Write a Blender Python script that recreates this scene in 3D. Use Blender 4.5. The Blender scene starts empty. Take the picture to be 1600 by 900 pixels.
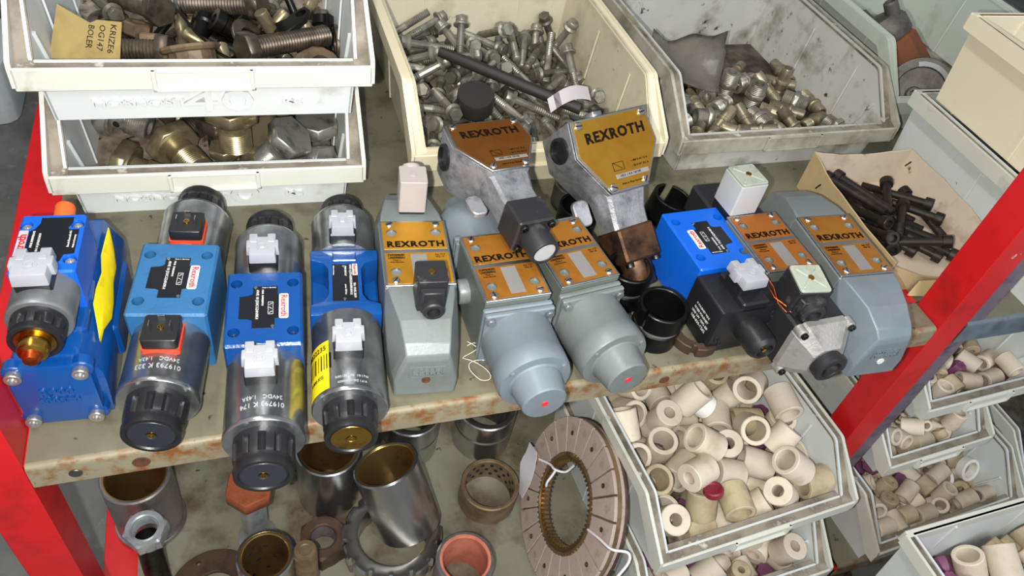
import bpy, bmesh, math, random
from mathutils import Matrix, Vector, Euler
random.seed(7)
sc = bpy.context.scene
COL = sc.collection
PI = math.pi

# ---------------------------------------------------------------- camera, world, lights, exposure
cam_d = bpy.data.cameras.new('camera'); cam = bpy.data.objects.new('camera', cam_d); COL.objects.link(cam)
cam_d.sensor_width = 36.0; cam_d.lens = 27.0; cam_d.clip_start = 0.01
_X = Vector((0.94652856, -0.28407278, 0.15292594))      # image right
_D = Vector((-0.1027836, -0.71483738, -0.69169578))     # image down
_F = Vector((0.30580912, 0.63899153, -0.70581202))      # viewing direction
cam.matrix_world = Matrix(((_X.x, -_D.x, -_F.x, 0.20640619), (_X.y, -_D.y, -_F.y, -0.41733456),
                           (_X.z, -_D.z, -_F.z, 0.62), (0, 0, 0, 1)))
sc.camera = cam

world = bpy.data.worlds.new('workshop_daylight'); sc.world = world; world.use_nodes = True
bg = world.node_tree.nodes['Background']
bg.inputs['Color'].default_value = (0.80, 0.88, 1.0, 1); bg.inputs['Strength'].default_value = 0.34

def area(name, loc, target, sx, sy, power, col):
    d = bpy.data.lights.new(name, 'AREA'); d.shape = 'RECTANGLE'; d.size = sx; d.size_y = sy
    d.energy = power; d.color = col
    o = bpy.data.objects.new(name, d); COL.objects.link(o); o.location = loc
    o.rotation_euler = (Vector(target) - Vector(loc)).to_track_quat('-Z', 'Y').to_euler()
    return o
# daylight from the open workshop door behind the photographer, an added overhead strip narrowed for highlights on metal, and the phone's own flash beside the lens
area('door_daylight', (0.75, -1.9, 1.9), (1.15, 0.2, 0.0), 1.8, 1.6, 52, (0.90, 0.95, 1.0))
area('added_strip_light', (-0.3, 0.3, 2.3), (0.4, 0.3, 0.0), 1.3, 0.16, 20, (1.0, 0.96, 0.88))
area('phone_flash', Vector((0.2064, -0.4173, 0.62)) - _X*0.035 + _D*0.012, (0.5, 0.2, 0.0), 0.012, 0.012, 10.0, (1.0, 0.97, 0.90))

sc.view_settings.view_transform = 'Standard'; sc.view_settings.look = 'None'
sc.view_settings.gamma = 1.0; sc.view_settings.use_curve_mapping = False
sc.view_settings.exposure = 0.0

# ---------------------------------------------------------------- helpers
def lin(h):
    if not isinstance(h, str): return tuple(h)
    h = h.lstrip('#'); c = [int(h[i:i+2], 16)/255 for i in (0, 2, 4)]
    return tuple(x/12.92 if x <= .04045 else ((x+.055)/1.055)**2.4 for x in c)
MATS = {}
def mat(name, col, rough=.5, metal=0., dirt=None, dlo=.5, dhi=.7, dsc=30., bump=0., bsc=200., var=.06, coat=0.,
        trans=0., rand=0., dirt2=None, d2lo=.6, d2hi=.65, d2sc=120., aniso=None, spec=.5, sss=0., drough=None):
    """procedural surface: base colour with soft variation, up to two layers of worn or dirty patches, fine relief"""
    m = bpy.data.materials.new(name); m.use_nodes = True; nt = m.node_tree; N = nt.nodes; K = nt.links
    b = N['Principled BSDF']; b.inputs['Roughness'].default_value = rough; b.inputs['Metallic'].default_value = metal
    b.inputs['Coat Weight'].default_value = coat; b.inputs['Transmission Weight'].default_value = trans
    b.inputs['Specular IOR Level'].default_value = spec
    if sss: b.inputs['Subsurface Weight'].default_value = sss; b.inputs['Subsurface Radius'].default_value = (.01, .01, .01)
    tc = N.new('ShaderNodeTexCoord'); c = lin(col)
    vec = tc.outputs['Object']
    if rand:
        oi = N.new('ShaderNodeObjectInfo'); va = N.new('ShaderNodeVectorMath'); va.operation = 'ADD'
        mu = N.new('ShaderNodeMath'); mu.operation = 'MULTIPLY'; mu.inputs[1].default_value = 37.
        K.new(oi.outputs['Random'], mu.inputs[0]); K.new(tc.outputs['Object'], va.inputs[0]); K.new(mu.outputs[0], va.inputs[1])
        vec = va.outputs[0]
    def noise(scale, detail=6., stretch=None):
        n = N.new('ShaderNodeTexNoise'); n.inputs['Scale'].default_value = scale; n.inputs['Detail'].default_value = detail
        n.inputs['Roughness'].default_value = .62
        if stretch:
            mp = N.new('ShaderNodeMapping'); mp.inputs['Scale'].default_value = stretch
            K.new(vec, mp.inputs['Vector']); K.new(mp.outputs[0], n.inputs['Vector'])
        else: K.new(vec, n.inputs['Vector'])
        return n.outputs['Fac']
    def ramp(src, lo, hi, c0, c1):
        r = N.new('ShaderNodeValToRGB'); e = r.color_ramp.elements
        e[0].position = lo; e[1].position = hi; e[0].color = (*c0, 1); e[1].color = (*c1, 1)
        K.new(src, r.inputs[0]); return r.outputs[0]
    cur = ramp(noise(14.), .3, .7, tuple(x*(1-var) for x in c), tuple(min(1, x*(1+var)) for x in c))
    if rand:
        hs = N.new('ShaderNodeHueSaturation'); mr = N.new('ShaderNodeMapRange')
        mr.inputs['To Min'].default_value = 1-rand; mr.inputs['To Max'].default_value = 1+rand*.5
        K.new(oi.outputs['Random'], mr.inputs['Value']); K.new(mr.outputs[0], hs.inputs['Value'])
        K.new(cur, hs.inputs['Color']); cur = hs.outputs[0]
    for dc, lo, hi, s in ((dirt, dlo, dhi, dsc), (dirt2, d2lo, d2hi, d2sc)):
        if dc is None: continue
        f = ramp(noise(s, 10.), lo, hi, (0, 0, 0), (1, 1, 1))
        mx = N.new('ShaderNodeMix'); mx.data_type = 'RGBA'
        K.new(f, mx.inputs['Factor']); K.new(cur, mx.inputs['A']); mx.inputs['B'].default_value = (*lin(dc), 1)
        cur = mx.outputs['Result']
        if drough is not None and dc is dirt:
            mr2 = N.new('ShaderNodeMapRange'); mr2.inputs['To Min'].default_value = rough; mr2.inputs['To Max'].default_value = drough
            K.new(f, mr2.inputs['Value']); K.new(mr2.outputs[0], b.inputs['Roughness'])
            if metal:
                mr3 = N.new('ShaderNodeMapRange'); mr3.inputs['To Min'].default_value = metal; mr3.inputs['To Max'].default_value = 0
                K.new(f, mr3.inputs['Value']); K.new(mr3.outputs[0], b.inputs['Metallic'])
    K.new(cur, b.inputs['Base Color'])
    if bump:
        bp = N.new('ShaderNodeBump'); bp.inputs['Strength'].default_value = bump; bp.inputs['Distance'].default_value = .001
        K.new(noise(bsc, 3., aniso), bp.inputs['Height']); K.new(bp.outputs[0], b.inputs['Normal'])
    MATS[name] = m; return m
def M(k): return MATS[k]

def T(x=0, y=0, z=0): return Matrix.Translation((x, y, z))
def R(ax, d): return Matrix.Rotation(math.radians(d), 4, ax)
def S(x, y, z): return Matrix.Diagonal((x, y, z, 1))
YF = R('X', 90)      # turns a +Z lathe so that it points to -Y (towards the viewer)
YB = R('X', -90)     # ... to +Y
XR = R('Y', 90)      # ... to +X
def rc(x0, y0, x1, y1, r=0., n=3):
    """rounded rectangle polygon"""
    if r <= 0: return [(x0, y0), (x1, y0), (x1, y1), (x0, y1)]
    P = []
    for cx, cy, a0 in ((x1-r, y0+r, -90), (x1-r, y1-r, 0), (x0+r, y1-r, 90), (x0+r, y0+r, 180)):
        for i in range(n+1):
            a = math.radians(a0+90*i/n); P.append((cx+r*math.cos(a), cy+r*math.sin(a)))
    return P
def circ(r, n=24, cx=0, cy=0, a0=0): return [(cx+r*math.cos(2*PI*i/n+a0), cy+r*math.sin(2*PI*i/n+a0)) for i in range(n)]

class G:
    """collects shapes into one mesh"""
    def __init__(s): s.bm = bmesh.new()
    def _m(s, vs, X):
        if X is not None: bmesh.ops.transform(s.bm, matrix=X, verts=vs)
    def box(s, x0, y0, z0, x1, y1, z1, b=0., X=None, seg=1):
        return s.prism([(x0, y0), (x1, y0), (x1, y1), (x0, y1)], z0, z1, b, X, seg)
    def prism(s, poly, z0, z1, b=0., X=None, seg=1, taper=None):
        bm = s.bm if b <= 0 else bmesh.new()
        if taper is None: taper = poly
        lo = [bm.verts.new((x, y, z0)) for x, y in poly]; hi = [bm.verts.new((x, y, z1)) for x, y in taper]
        n = len(poly); fs = [bm.faces.new(lo[::-1]), bm.faces.new(hi)]
        for i in range(n): fs.append(bm.faces.new((lo[i], lo[(i+1) % n], hi[(i+1) % n], hi[i])))
        if b > 0:
            bmesh.ops.recalc_face_normals(bm, faces=fs)
            es = [e for e in bm.edges if len(e.link_faces) == 2 and e.calc_face_angle(0) > .5]
            bmesh.ops.bevel(bm, geom=es, offset=b, segments=seg, profile=.6, affect='EDGES', clamp_overlap=True)
            return s.merge(bm, X)
        vs = lo+hi; s._m(vs, X); return vs
    def merge(s, bm, X=None):
        mp = {v: s.bm.verts.new(X @ v.co if X is not None else v.co) for v in bm.verts}
        for f in bm.faces:
            try: s.bm.faces.new([mp[v] for v in f.verts])
            except ValueError: pass
        bm.free(); return list(mp.values())
    def lathe(s, prof, n=32, X=None, mod=None):
        """prof: (r, z) pairs from first to last; r = 0 closes to a point; mod(angle, r, z) -> r"""
        bm = s.bm; rings = []; vs = []
        for r, z in prof:
            if r <= 1e-9: ring = [bm.verts.new((0, 0, z))]
            else:
                ring = []
                for i in range(n):
                    a = 2*PI*i/n; q = mod(a, r, z) if mod else r
                    ring.append(bm.verts.new((q*math.cos(a), q*math.sin(a), z)))
            rings.append(ring); vs += ring
        for A, B in zip(rings, rings[1:]):
            if len(A) == 1 and len(B) == 1: continue
            for i in range(n):
                j = (i+1) % n
                if len(A) == 1: bm.faces.new((A[0], B[j], B[i]))
                elif len(B) == 1: bm.faces.new((A[i], A[j], B[0]))
                else: bm.faces.new((A[i], A[j], B[j], B[i]))
        s._m(vs, X); return vs
    def cyl(s, r, z0, z1, n=32, X=None, c=0., r2=None):
        r2 = r if r2 is None else r2
        if c: p = [(0, z0), (r-c, z0), (r, z0+c), (r2, z1-c), (r2-c, z1), (0, z1)]
        else: p = [(0, z0), (r, z0), (r2, z1), (0, z1)]
        return s.lathe(p, n, X)
    def ring(s, ro, ri, z0, z1, n=32, X=None, c=0.):
        return s.lathe([(ri, z0), (ro-c, z0), (ro, z0+c), (ro, z1-c), (ro-c, z1), (ri+c, z1), (ri, z1-c), (ri, z0)], n, X)
    def tube(s, pts, r, n=8, cap=True, rad=None):
        bm = s.bm; P = [Vector(p) for p in pts]; rings = []
        for i, p in enumerate(P):
            t = (P[min(i+1, len(P)-1)]-P[max(i-1, 0)]).normalized()
            u = t.orthogonal().normalized() if i == 0 else (u - t*u.dot(t)).normalized()
            w = t.cross(u); q = rad[i] if rad else r
            rings.append([bm.verts.new(p+u*(q*math.cos(2*PI*k/n))+w*(q*math.sin(2*PI*k/n))) for k in range(n)])
        for A, B in zip(rings, rings[1:]):
            for k in range(n): bm.faces.new((A[k], A[(k+1) % n], B[(k+1) % n], B[k]))
        if cap: bm.faces.new(rings[0][::-1]); bm.faces.new(rings[-1])
    def loft(s, secs, cap=True, X=None):
        """secs: list of equally long closed rings of 3-D points"""
        bm = s.bm; rings = [[bm.verts.new(p) for p in q] for q in secs]; n = len(rings[0])
        for A, B in zip(rings, rings[1:]):
            for k in range(n): bm.faces.new((A[k], A[(k+1) % n], B[(k+1) % n], B[k]))
        if cap: bm.faces.new(rings[0][::-1]); bm.faces.new(rings[-1])
        s._m([v for q in rings for v in q], X)
    def mesh(s, name, ang=35):
        bmesh.ops.recalc_face_normals(s.bm, faces=s.bm.faces)
        me = bpy.data.meshes.new(name); s.bm.to_mesh(me); s.bm.free()
        me.polygons.foreach_set('use_smooth', [True]*len(me.polygons))
        me.set_sharp_from_angle(angle=math.radians(ang)); return me
    def build(s, name, m, parent=None, X=None, ang=35, label=None):
        return put(name, s.mesh(name, ang), m, parent, X, label)
def put(name, me, m, parent=None, X=None, label=None):
    if m and not me.materials: me.materials.append(M(m))
    o = bpy.data.objects.new(name, me); COL.objects.link(o)
    if parent: o.parent = parent
    if X is not None: o.matrix_local = X
    if label: o['label'] = label
    return o
def cut(o, g):
    """cuts the shapes of g out of o (drilled holes)"""
    me = g.mesh('cutter'); c = bpy.data.objects.new('cutter', me); COL.objects.link(c)
    q = bpy.data.objects.new('cut_work', o.data); COL.objects.link(q)
    md = q.modifiers.new('holes', 'BOOLEAN'); md.object = c; md.operation = 'DIFFERENCE'; md.solver = 'EXACT'
    bpy.context.view_layer.update()
    nm = bpy.data.meshes.new_from_object(q.evaluated_get(bpy.context.evaluated_depsgraph_get()))
    nm.name = o.data.name; o.data = nm
    bpy.data.objects.remove(q); bpy.data.objects.remove(c); bpy.data.meshes.remove(me)
    nm.polygons.foreach_set('use_smooth', [True]*len(nm.polygons)); nm.set_sharp_from_angle(angle=math.radians(35))
def tag(o, label, cat, group=None, kind=None):
    if label: o['label'] = label
    if cat: o['category'] = cat
    if group: o['group'] = group
    if kind: o['kind'] = kind
    return o
def thing(name, label, cat, X=None, group=None):
    o = bpy.data.objects.new(name, None); COL.objects.link(o); o.empty_display_size = .02
    if X is not None: o.matrix_world = X
    return tag(o, label, cat, group)
def dup(root, X, label=None, group=None):
    r = root.copy(); COL.objects.link(r); r.matrix_world = X
    if label: r['label'] = label
    if group: r['group'] = group
    for ch in root.children:
        c = ch.copy(); COL.objects.link(c); c.parent = r
        for g in ch.children: d = g.copy(); COL.objects.link(d); d.parent = c
    return r
def text(s, size, m, parent, X, w=None, bold=0., ex=.00015, wrap=None, name='lettering', sp=1., h=None, align='CENTER'):
    """raised or printed letters, centred on X; wrap = radius of a barrel whose axis is local Y"""
    cu = bpy.data.curves.new('txt', 'FONT'); cu.body = s; cu.size = size; cu.align_x = align; cu.align_y = 'CENTER'
    cu.offset = bold; cu.extrude = ex; cu.space_character = sp; cu.resolution_u = 2
    ob = bpy.data.objects.new('txt', cu); me = bpy.data.meshes.new_from_object(ob)
    bpy.data.objects.remove(ob); bpy.data.curves.remove(cu)
    if w or h:
        xs = [v.co.x for v in me.vertices]; ys = [v.co.y for v in me.vertices]
        k = w/(max(xs)-min(xs)) if w else 1; q = h/(max(ys)-min(ys)) if h else k
        for v in me.vertices: v.co.x *= k; v.co.y *= q
    if wrap:
        for v in me.vertices:
            a = v.co.x/wrap; v.co = (wrap*math.sin(a), v.co.y, wrap*(math.cos(a)-1)+v.co.z)
    me.name = name; return put(name, me, m, parent, X)
# ---------------------------------------------------------------- materials
mat('shelf_paint', '#6e6b58', .5, dirt='#4d4536', dlo=.50, dhi=.72, dsc=18, dirt2='#2f2a22', d2lo=.63, d2hi=.68, d2sc=60, bump=.15, bsc=120, var=.12)
mat('lip_paint', '#837c64', .5, dirt='#76481f', dlo=.47, dhi=.64, dsc=48, dirt2='#5a3518', d2lo=.62, d2hi=.70, d2sc=200, bump=.25, bsc=150, var=.12)
mat('low_shelf_paint', '#7b7969', .5, dirt='#4f3d2a', dlo=.50, dhi=.66, dsc=9, dirt2='#3a372f', d2lo=.64, d2hi=.7, d2sc=60, bump=.15, bsc=100, var=.14)
mat('red_paint', '#c3161c', .42, dirt='#8f1518', dlo=.55, dhi=.75, dsc=12, dirt2='#b8a69e', d2lo=.69, d2hi=.70, d2sc=38, bump=.1, bsc=90, var=.1)
mat('purple_steel', '#776a78', .5, .3, dirt='#4f4650', dsc=40, var=.15)
mat('bluegrey_steel', '#69747e', .45, .2, dirt='#4c5258', dsc=30)
mat('concrete', '#6b6b68', .75, dirt='#3c3b39', dlo=.5, dhi=.75, dsc=5, dirt2='#8d8e8c', d2lo=.6, d2hi=.72, d2sc=22, bump=.3, bsc=60, var=.2)
mat('dark_wall', '#34363a', .8)
mat('steel_bolt', '#8f8d88', .35, 1., dirt='#3b2a1c', dsc=60)
mat('rust', '#5c351d', .8, dirt='#34231a', dsc=60, bump=.4)
mat('bin_white', '#d2d6d5', .42, dirt='#9b9484', dlo=.62, dhi=.82, dsc=14, dirt2='#5a5244', d2lo=.71, d2hi=.74, d2sc=90, var=.03, bump=.04)
mat('bin_cream', '#dbd2b4', .42, dirt='#a89876', dlo=.62, dhi=.82, dsc=10, dirt2='#5e5440', d2lo=.72, d2hi=.75, d2sc=90, var=.03, bump=.04)
mat('bin_creamy', '#e8dfc2', .42, dirt='#c0b28e', dlo=.62, dhi=.82, dsc=10, var=.02, bump=.04)
mat('bin_ivory', '#c6c0a6', .45, dirt='#8f855f', dlo=.5, dhi=.78, dsc=12, dirt2='#4d452f', d2lo=.66, d2hi=.72, d2sc=60, var=.05, bump=.05)
mat('bin_grey', '#bcbbb5', .5, dirt='#6c6658', dlo=.5, dhi=.72, dsc=15, dirt2='#2e2921', d2lo=.62, d2hi=.70, d2sc=48, var=.06, bump=.06)
mat('bin_pale', '#bfc6bb', .45, dirt='#8d8f80', dlo=.6, dhi=.8, dsc=10, var=.03)
mat('rim_grey', '#a9a699', .55, dirt='#6d6655', dlo=.45, dhi=.7, dsc=16, dirt2='#3a342a', d2lo=.66, d2hi=.72, d2sc=50, var=.08)
mat('rim_dirt', '#8f8778', .6, dirt='#5b5347', dlo=.42, dhi=.62, dsc=20, dirt2='#c9c5b8', d2lo=.60, d2hi=.7, d2sc=40, var=.1)
mat('rim_white', '#cdcdc2', .45, dirt='#8d8068', dlo=.58, dhi=.78, dsc=18, var=.04)
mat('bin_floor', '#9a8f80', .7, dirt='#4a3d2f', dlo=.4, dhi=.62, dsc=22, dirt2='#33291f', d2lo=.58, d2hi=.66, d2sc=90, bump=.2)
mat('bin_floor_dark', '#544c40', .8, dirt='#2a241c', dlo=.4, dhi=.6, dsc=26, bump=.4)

# ---------------------------------------------------------------- the setting
g = G(); g.box(-2.5, -1.6, -.66, 4.5, 3.2, -.62)
tag(g.build('floor', 'concrete'), 'worn grey concrete workshop floor', None, kind='structure')
g = G(); g.box(-2.5, 2.6, -.62, 4.5, 2.64, 2.2)
tag(g.build('wall_back', 'dark_wall'), 'dark workshop wall far behind the rack', None, kind='structure')

RK = thing('storage_rack', 'red angle iron rack with worn grey-green sheet steel shelves', 'rack')
def angle_post(x, side):
    g = G(); t = .004; w = .043
    if side < 0: P = [(-w, 0), (0, 0), (0, w), (-t, w), (-t, t), (-w, t)]
    else: P = [(0, 0), (w, 0), (w, t), (t, t), (t, w), (0, w)]
    o = g.prism(P, -.62, .62, .0008, T(x, 0, 0)) and g.build('post', 'red_paint', RK)
    for z in ((-.235,) if side < 0 else ()):
        h = G(); h.cyl(.0055, 0, .004, 6, T(x+side*.028, 0, z) @ YF); h.build('bolt', 'steel_bolt', o)
angle_post(-.0, -1); angle_post(.986, 1)
for x in (-.002, 1.03):   # rear posts
    g = G(); g.prism([(-.043, 0), (0, 0), (0, -.043), (-.004, -.043), (-.004, -.004), (-.043, -.004)], -.62, .0, 0, T(x, .92, 0)); g.build('post', 'red_paint', RK)
def shelf_pan(name, x0, x1, z, y0, y1, m, ml, lip=.03):
    g = G(); n = 4; prof = [(y1, z-.002), (y1, z)]
    for i in range(n+1):
        a = PI/2*i/n; prof.append((y0+.005-.005*math.sin(a), z-.005+.005*math.cos(a)))
    g2 = [(y0, z-lip), (y0+.0015, z-lip), (y0+.0015, z-.006), (y0+.006, z-.002)]
    P = prof[0:3]; g.loft([[(x, y, q) for y, q in [(y1, z-.002), (y1, z), (y0+.006, z), (y0+.006, z-.002)]] for x in (x0, x1)])
    s = g.build(name, m, RK)
    g = G(); g.loft([[(x, y, q) for y, q in [(y0+.006, z)]+prof[2:]+g2] for x in (x0, x1)])
    l = g.build('front_lip', ml, s, ang=50); return s, l
us, ul = shelf_pan('shelf_panel', .001, .984, 0, 0, .92, 'shelf_paint', 'lip_paint')
for x, r in ((.088, .0075), (.61, .006)):
    h = G(); h.cyl(r, 0, .0012, 20, T(x, 0.0002, -.016) @ YF, c=.0005); h.build('rusty_hole', 'rust', ul)
h = G(); h.cyl(.0055, 0, .0015, 16, T(.036, .0002, -.017) @ YF, c=.0005); h.build('rivet', 'steel_bolt', ul)
shelf_pan('shelf_panel', 1.034, 1.9, 0, .0, .92, 'shelf_paint', 'bluegrey_steel', .036)
g = G(); g.box(.984, .046, -.003, 1.034, .92, 0); g.build('shelf_seam_strip', 'shelf_paint', RK)
shelf_pan('shelf_panel', .001, .984, -.48, -.10, .92, 'low_shelf_paint', 'lip_paint')
shelf_pan('shelf_panel', 1.034, 1.9, -.48, -.10, .92, 'low_shelf_paint', 'lip_paint')
def rail(x0, x1, z, y0=.004, y1=.90):
    g = G(); g.prism([(x0, z), (x1, z), (x1, z-.004), (x0+.004, z-.004), (x0+.004, z-.04), (x0, z-.04)], -y1, -y0, .0008, R('X', 90)); return g.build('side_rail', 'red_paint', RK)
rail(-.043, .006, -.001); rail(-.043, .008, -.482); rail(.985, 1.032, -.482, -.10)
g = G(); g.box(.948, .045, -.001, .985, .085, .0012); g.build('red_bracket', 'red_paint', RK)
# neighbouring rack's bare post just right of the red one
g = G(); g.prism([(0, 0), (.03, 0), (.03, .004), (.004, .004), (.004, .03), (0, .03)], -.62, .62, .0006, T(1.0315, .004, 0))
tag(g.build('rack_upright', 'purple_steel'), 'purplish bare steel upright touching the red post of the rack', 'post')
# ---------------------------------------------------------------- stacking bins
def bin_(label, X, W=.33, L=.37, H=.125, hl=.066, body='bin_white', rim='rim_white', floor='bin_floor', wb=.016, letters=False, slope=.068, holder=True, sill='rim_dirt', group=None, fs=.019):
    """open-fronted stacking bin; origin at the middle of the front edge, on the ground; depth runs along +Y"""
    o = thing('stacking_bin', label, 'bin', X, group); t = .003; rw = .013; hw = W/2
    def sx(z): return hw - rw - wb*(1-z/H)*.55          # inner half width grows towards the top
    yf = lambda z: .022-.008*z/hl                        # front wall leans forward
    r = .02
    path = [(L, H), (slope+.02, H)]
    a1 = math.atan2(H-hl, slope-.004)
    for i in range(6):
        a = a1*i/5; path.append((slope+.012-r*math.sin(a)*.9, H-r*(1-math.cos(a))*1.1))
    path.append((.016, hl+.004)); path.append((0, hl))
    g = G()
    for s in (-1, 1):   # side walls
        P = [(y, z) for y, z in path[:-1]] + [(yf(hl), hl), (yf(0), 0), (L-.006, 0)]
        vo = [(s*sx(z), y, z) for y, z in P]; vi = [(s*(sx(z)-t), y, z) for y, z in P]
        g.loft([vo, vi] if s > 0 else [vi, vo])
    for y0, y1, zt in ((None, None, hl), (L-t, L, H)):     # front and back walls
        if y0 is None: q = [[(-sx(z)+.001, yf(z), z), (sx(z)-.001, yf(z), z), (sx(z)-.001, yf(z)+t, z), (-sx(z)+.001, yf(z)+t, z)] for z in (0, hl)]
        else: q = [[(-sx(z)+.001, y0-.006*(1-z/H), z), (sx(z)-.001, y0-.006*(1-z/H), z), (sx(z)-.001, y1-.006*(1-z/H), z), (-sx(z)+.001, y1-.006*(1-z/H), z)] for z in (0, H)]
        g.loft(q)
    g.build('body', body, o, ang=30)
    g = G(); g.box(-sx(0)+.002, .0235, .0003, sx(0)-.002, L-.012, .003); g.build('bin_floor', floor, o)
    # moulded rim: side bands and front band
    g = G(); d = .020
    for s in (-1, 1):
        inn = [(L, H-d)] + [(y+(.002 if y > slope+.01 else .010), z-d*(1 if y > slope-.01 else .72)) for y, z in path[1:-2]] + [(.014, hl-d), (0, hl-d)]
        P = path[:-2] + [(.002, hl+.006), (0, hl-.001)] + inn[::-1]
        a, b = s*(hw-rw*.35), s*hw
        g.loft([[(a, y, z) for y, z in P], [(b, y, z) for y, z in P]])
    g.box(-hw+.002, 0, hl-.024, hw-.002, .004, hl, .0012)
    g.box(-hw+.004, L-.004, H-.022, hw-.004, L+.006, H, .0012)
    g.build('rim', rim, o)
    # flat inner sill between rim and walls (where the dirt collects)
    g = G()
    for s in (-1, 1):
        P = path[:-1]+[(.004, hl)]
        A = [(s*(hw-rw*.36), y, z-.0015) for y, z in P]; B = [(s*(sx(z)-t-.001), y+.001, z-.0025) for y, z in P]
        A2 = [(x, y, z-.003) for x, y, z in A]; B2 = [(x, y, z-.003) for x, y, z in B]
        g.loft([A+A2[::-1], B+B2[::-1]])
    g.box(-hw+.005, .003, hl-.006, hw-.005, fs, hl-.0015, .0008)
    g.build('sill', sill, o)
    if holder:
        g = G(); zc = hl-.013
        g.box(-.047, -.004, zc-.011, .047, .001, zc-.008, .0006); g.box(-.047, -.004, zc-.011, -.043, .001, zc+.011, .0006); g.box(.043, -.004, zc-.011, .047, .001, zc+.011, .0006)
        g.box(-.047, -.0025, zc+.009, .047, .001, zc+.011, .0004)
        g.build('label_holder', rim, o)
    for s in (-1, 1):    # stiffening ribs inside and outside
        for yy in ((.30*L), (.62*L)):
            if yy < slope+.01: continue
            g = G()
            for q in (1, -1):
                off = .0008 if q > 0 else -t-.0012
                g.loft([[(s*(sx(z)+off+k), yy+y2, z) for k, y2 in ((0, -.002), (.0018*q, -.001), (.0018*q, .001), (0, .002))] for z in (.002, H-.022)])
            g.build('rib', body, o)
        g = G(); g.loft([[(s*(sx(z)-t+k), slope*.72+.006+y2+(.055-z)*.35, z) for k, y2 in ((0, -.0025), (-.003, -.0015), (-.003, .0015), (0, .0025))] for z in (.004, hl+.012)]); g.build('rib', body, o)
    for xx in (-.22*W, .22*W):
        g = G(); g.box(xx-.002, L-.0065, .003, xx+.002, L-.002, H-.01); g.build('rib', body, o)
    if letters:
        for s_, sz, x_, ww, hh in (('NOSNOST', .012, -.066, .085, .0085), ('40', .03, .011, .068, .027), ('kg', .012, .083, .02, .0105)):
            text(s_, sz, body, o, T(x_, yf(.021), .021) @ R('X', 90+math.degrees(math.atan(.008/hl))), w=ww, h=hh, ex=.0032, bold=.0001)
    return o
def at(x, y, z=0, yaw=0): return T(x, y, z) @ R('Z', yaw)
BINS = {}
BINS['B'] = bin_('white bin second from top of the left stack, holding large hex fittings', at(.168, .299, 0, -1.6), .328, .37, letters=True, hl=.068)
BINS['A'] = bin_('white bin on top of the left stack, full of mixed oily parts', at(.172, .297, .1255, -.8), .334, .37, letters=True, hl=.070)
BINS['C'] = bin_('cream bin in the middle full of loose zinc bolts', at(.561, .312, 0, .4), .345, .365, body='bin_ivory', rim='bin_cream', sill='bin_cream', floor='bin_floor')
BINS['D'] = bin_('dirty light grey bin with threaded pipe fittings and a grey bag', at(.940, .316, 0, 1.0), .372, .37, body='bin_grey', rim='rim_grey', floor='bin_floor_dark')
BINS['E'] = bin_('pale greenish bin behind the grey bin, holding two rusty cast pumps', at(1.345, .385, 0, 0), .36, .42, H=.135, body='bin_pale', rim='bin_pale', sill='bin_pale')
BINS['F'] = bin_('plain white bin under the cream bin, right of the cardboard box', at(1.287, -.075, 0, 0), .334, .40, hl=.066, floor='bin_floor')
BINS['G'] = bin_('cream yellow bin on top of the white bin by the red post', at(1.288, -.09, .1255, 0), .336, .40, body='bin_creamy', rim='bin_creamy')
BINS['H2'] = bin_('white bin on the lower shelf beneath the bin of ceramic sleeves', at(.812, -.128, -.48, 3), .32, .38, fs=.024)
BINS['H'] = bin_('white bin heaped with large ceramic sleeves below the shelf edge', at(.812, -.088, -.3545, 4.3), .33, .38, fs=.026)
# ---------------------------------------------------------------- hydraulic valves on the shelf
mat('zinc', '#b8bbbc', .25, .93, dirt='#6f7274', dlo=.45, dhi=.75, dsc=24, bump=.05, bsc=350, var=.08)
mat('zinc_dull', '#94979a', .42, .65, dirt='#5c5f60', dlo=.45, dhi=.8, dsc=18, bump=.1, bsc=300)
mat('blue_gloss', '#0a4488', .22, coat=.5, bump=.35, bsc=260, var=.06, dirt='#0a3583', dlo=.6, dhi=.8, dsc=20)
mat('blue_satin', '#0a5cc8', .38, bump=.15, bsc=320, var=.04)
mat('teal_paint', '#2a6494', .48, bump=.4, bsc=300, var=.08, dirt='#24506f', dlo=.55, dhi=.8, dsc=30)
mat('black_plastic', '#1c1c1f', .38, bump=.1, bsc=400)
mat('black_worn', '#232326', .5, dirt='#6a6663', dlo=.6, dhi=.85, dsc=40, bump=.3, bsc=250)
mat('orange_gasket', '#c8452b', .5); mat('orange_plug', '#f0682a', .4, sss=.2); mat('red_dot', '#d92a3a', .4)
mat('brass', '#c59a45', .25, 1., dirt='#7a5b22', dsc=60); mat('copper', '#b8572f', .35, 1., dirt='#e8682d', dlo=.5, dhi=.6, dsc=120)
mat('steel', '#b4b4b2', .28, .8, bump=.05); mat('steel_dark', '#4a4846', .38, 1., dirt='#2b211a', dsc=40, bump=.15)
mat('end_black', '#3a3e46', .38, .5, bump=.1)
mat('cast_light', '#aeaba7', .46, .55, dirt='#7d7a76', dlo=.5, dhi=.8, dsc=50, bump=.5, bsc=280)
mat('screw_zinc', '#cfcfcc', .28, 1.); mat('pin_steel', '#d8d8d6', .2, 1.)
mat('cap_white', '#c6c9d0', .28, trans=.40, var=.02)
mat('label_black', '#101218', .35, var=.02); mat('label_white', '#e3e0da', .4, var=.02); mat('label_grey', '#b9b4b4', .4, var=.03)
mat('label_dull', '#918e8b', .4, .3, var=.05); mat('print_white', '#d8d8d6', .5, var=0); mat('print_red', '#c0202a', .4, var=0); mat('print_black', '#150c07', .6, var=0, spec=.12); mat('print_etch', '#c3c6c8', .5, .4, var=0)
mat('sticker_yellow', '#dcc612', .35, bump=.3, bsc=60, var=.05)
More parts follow.
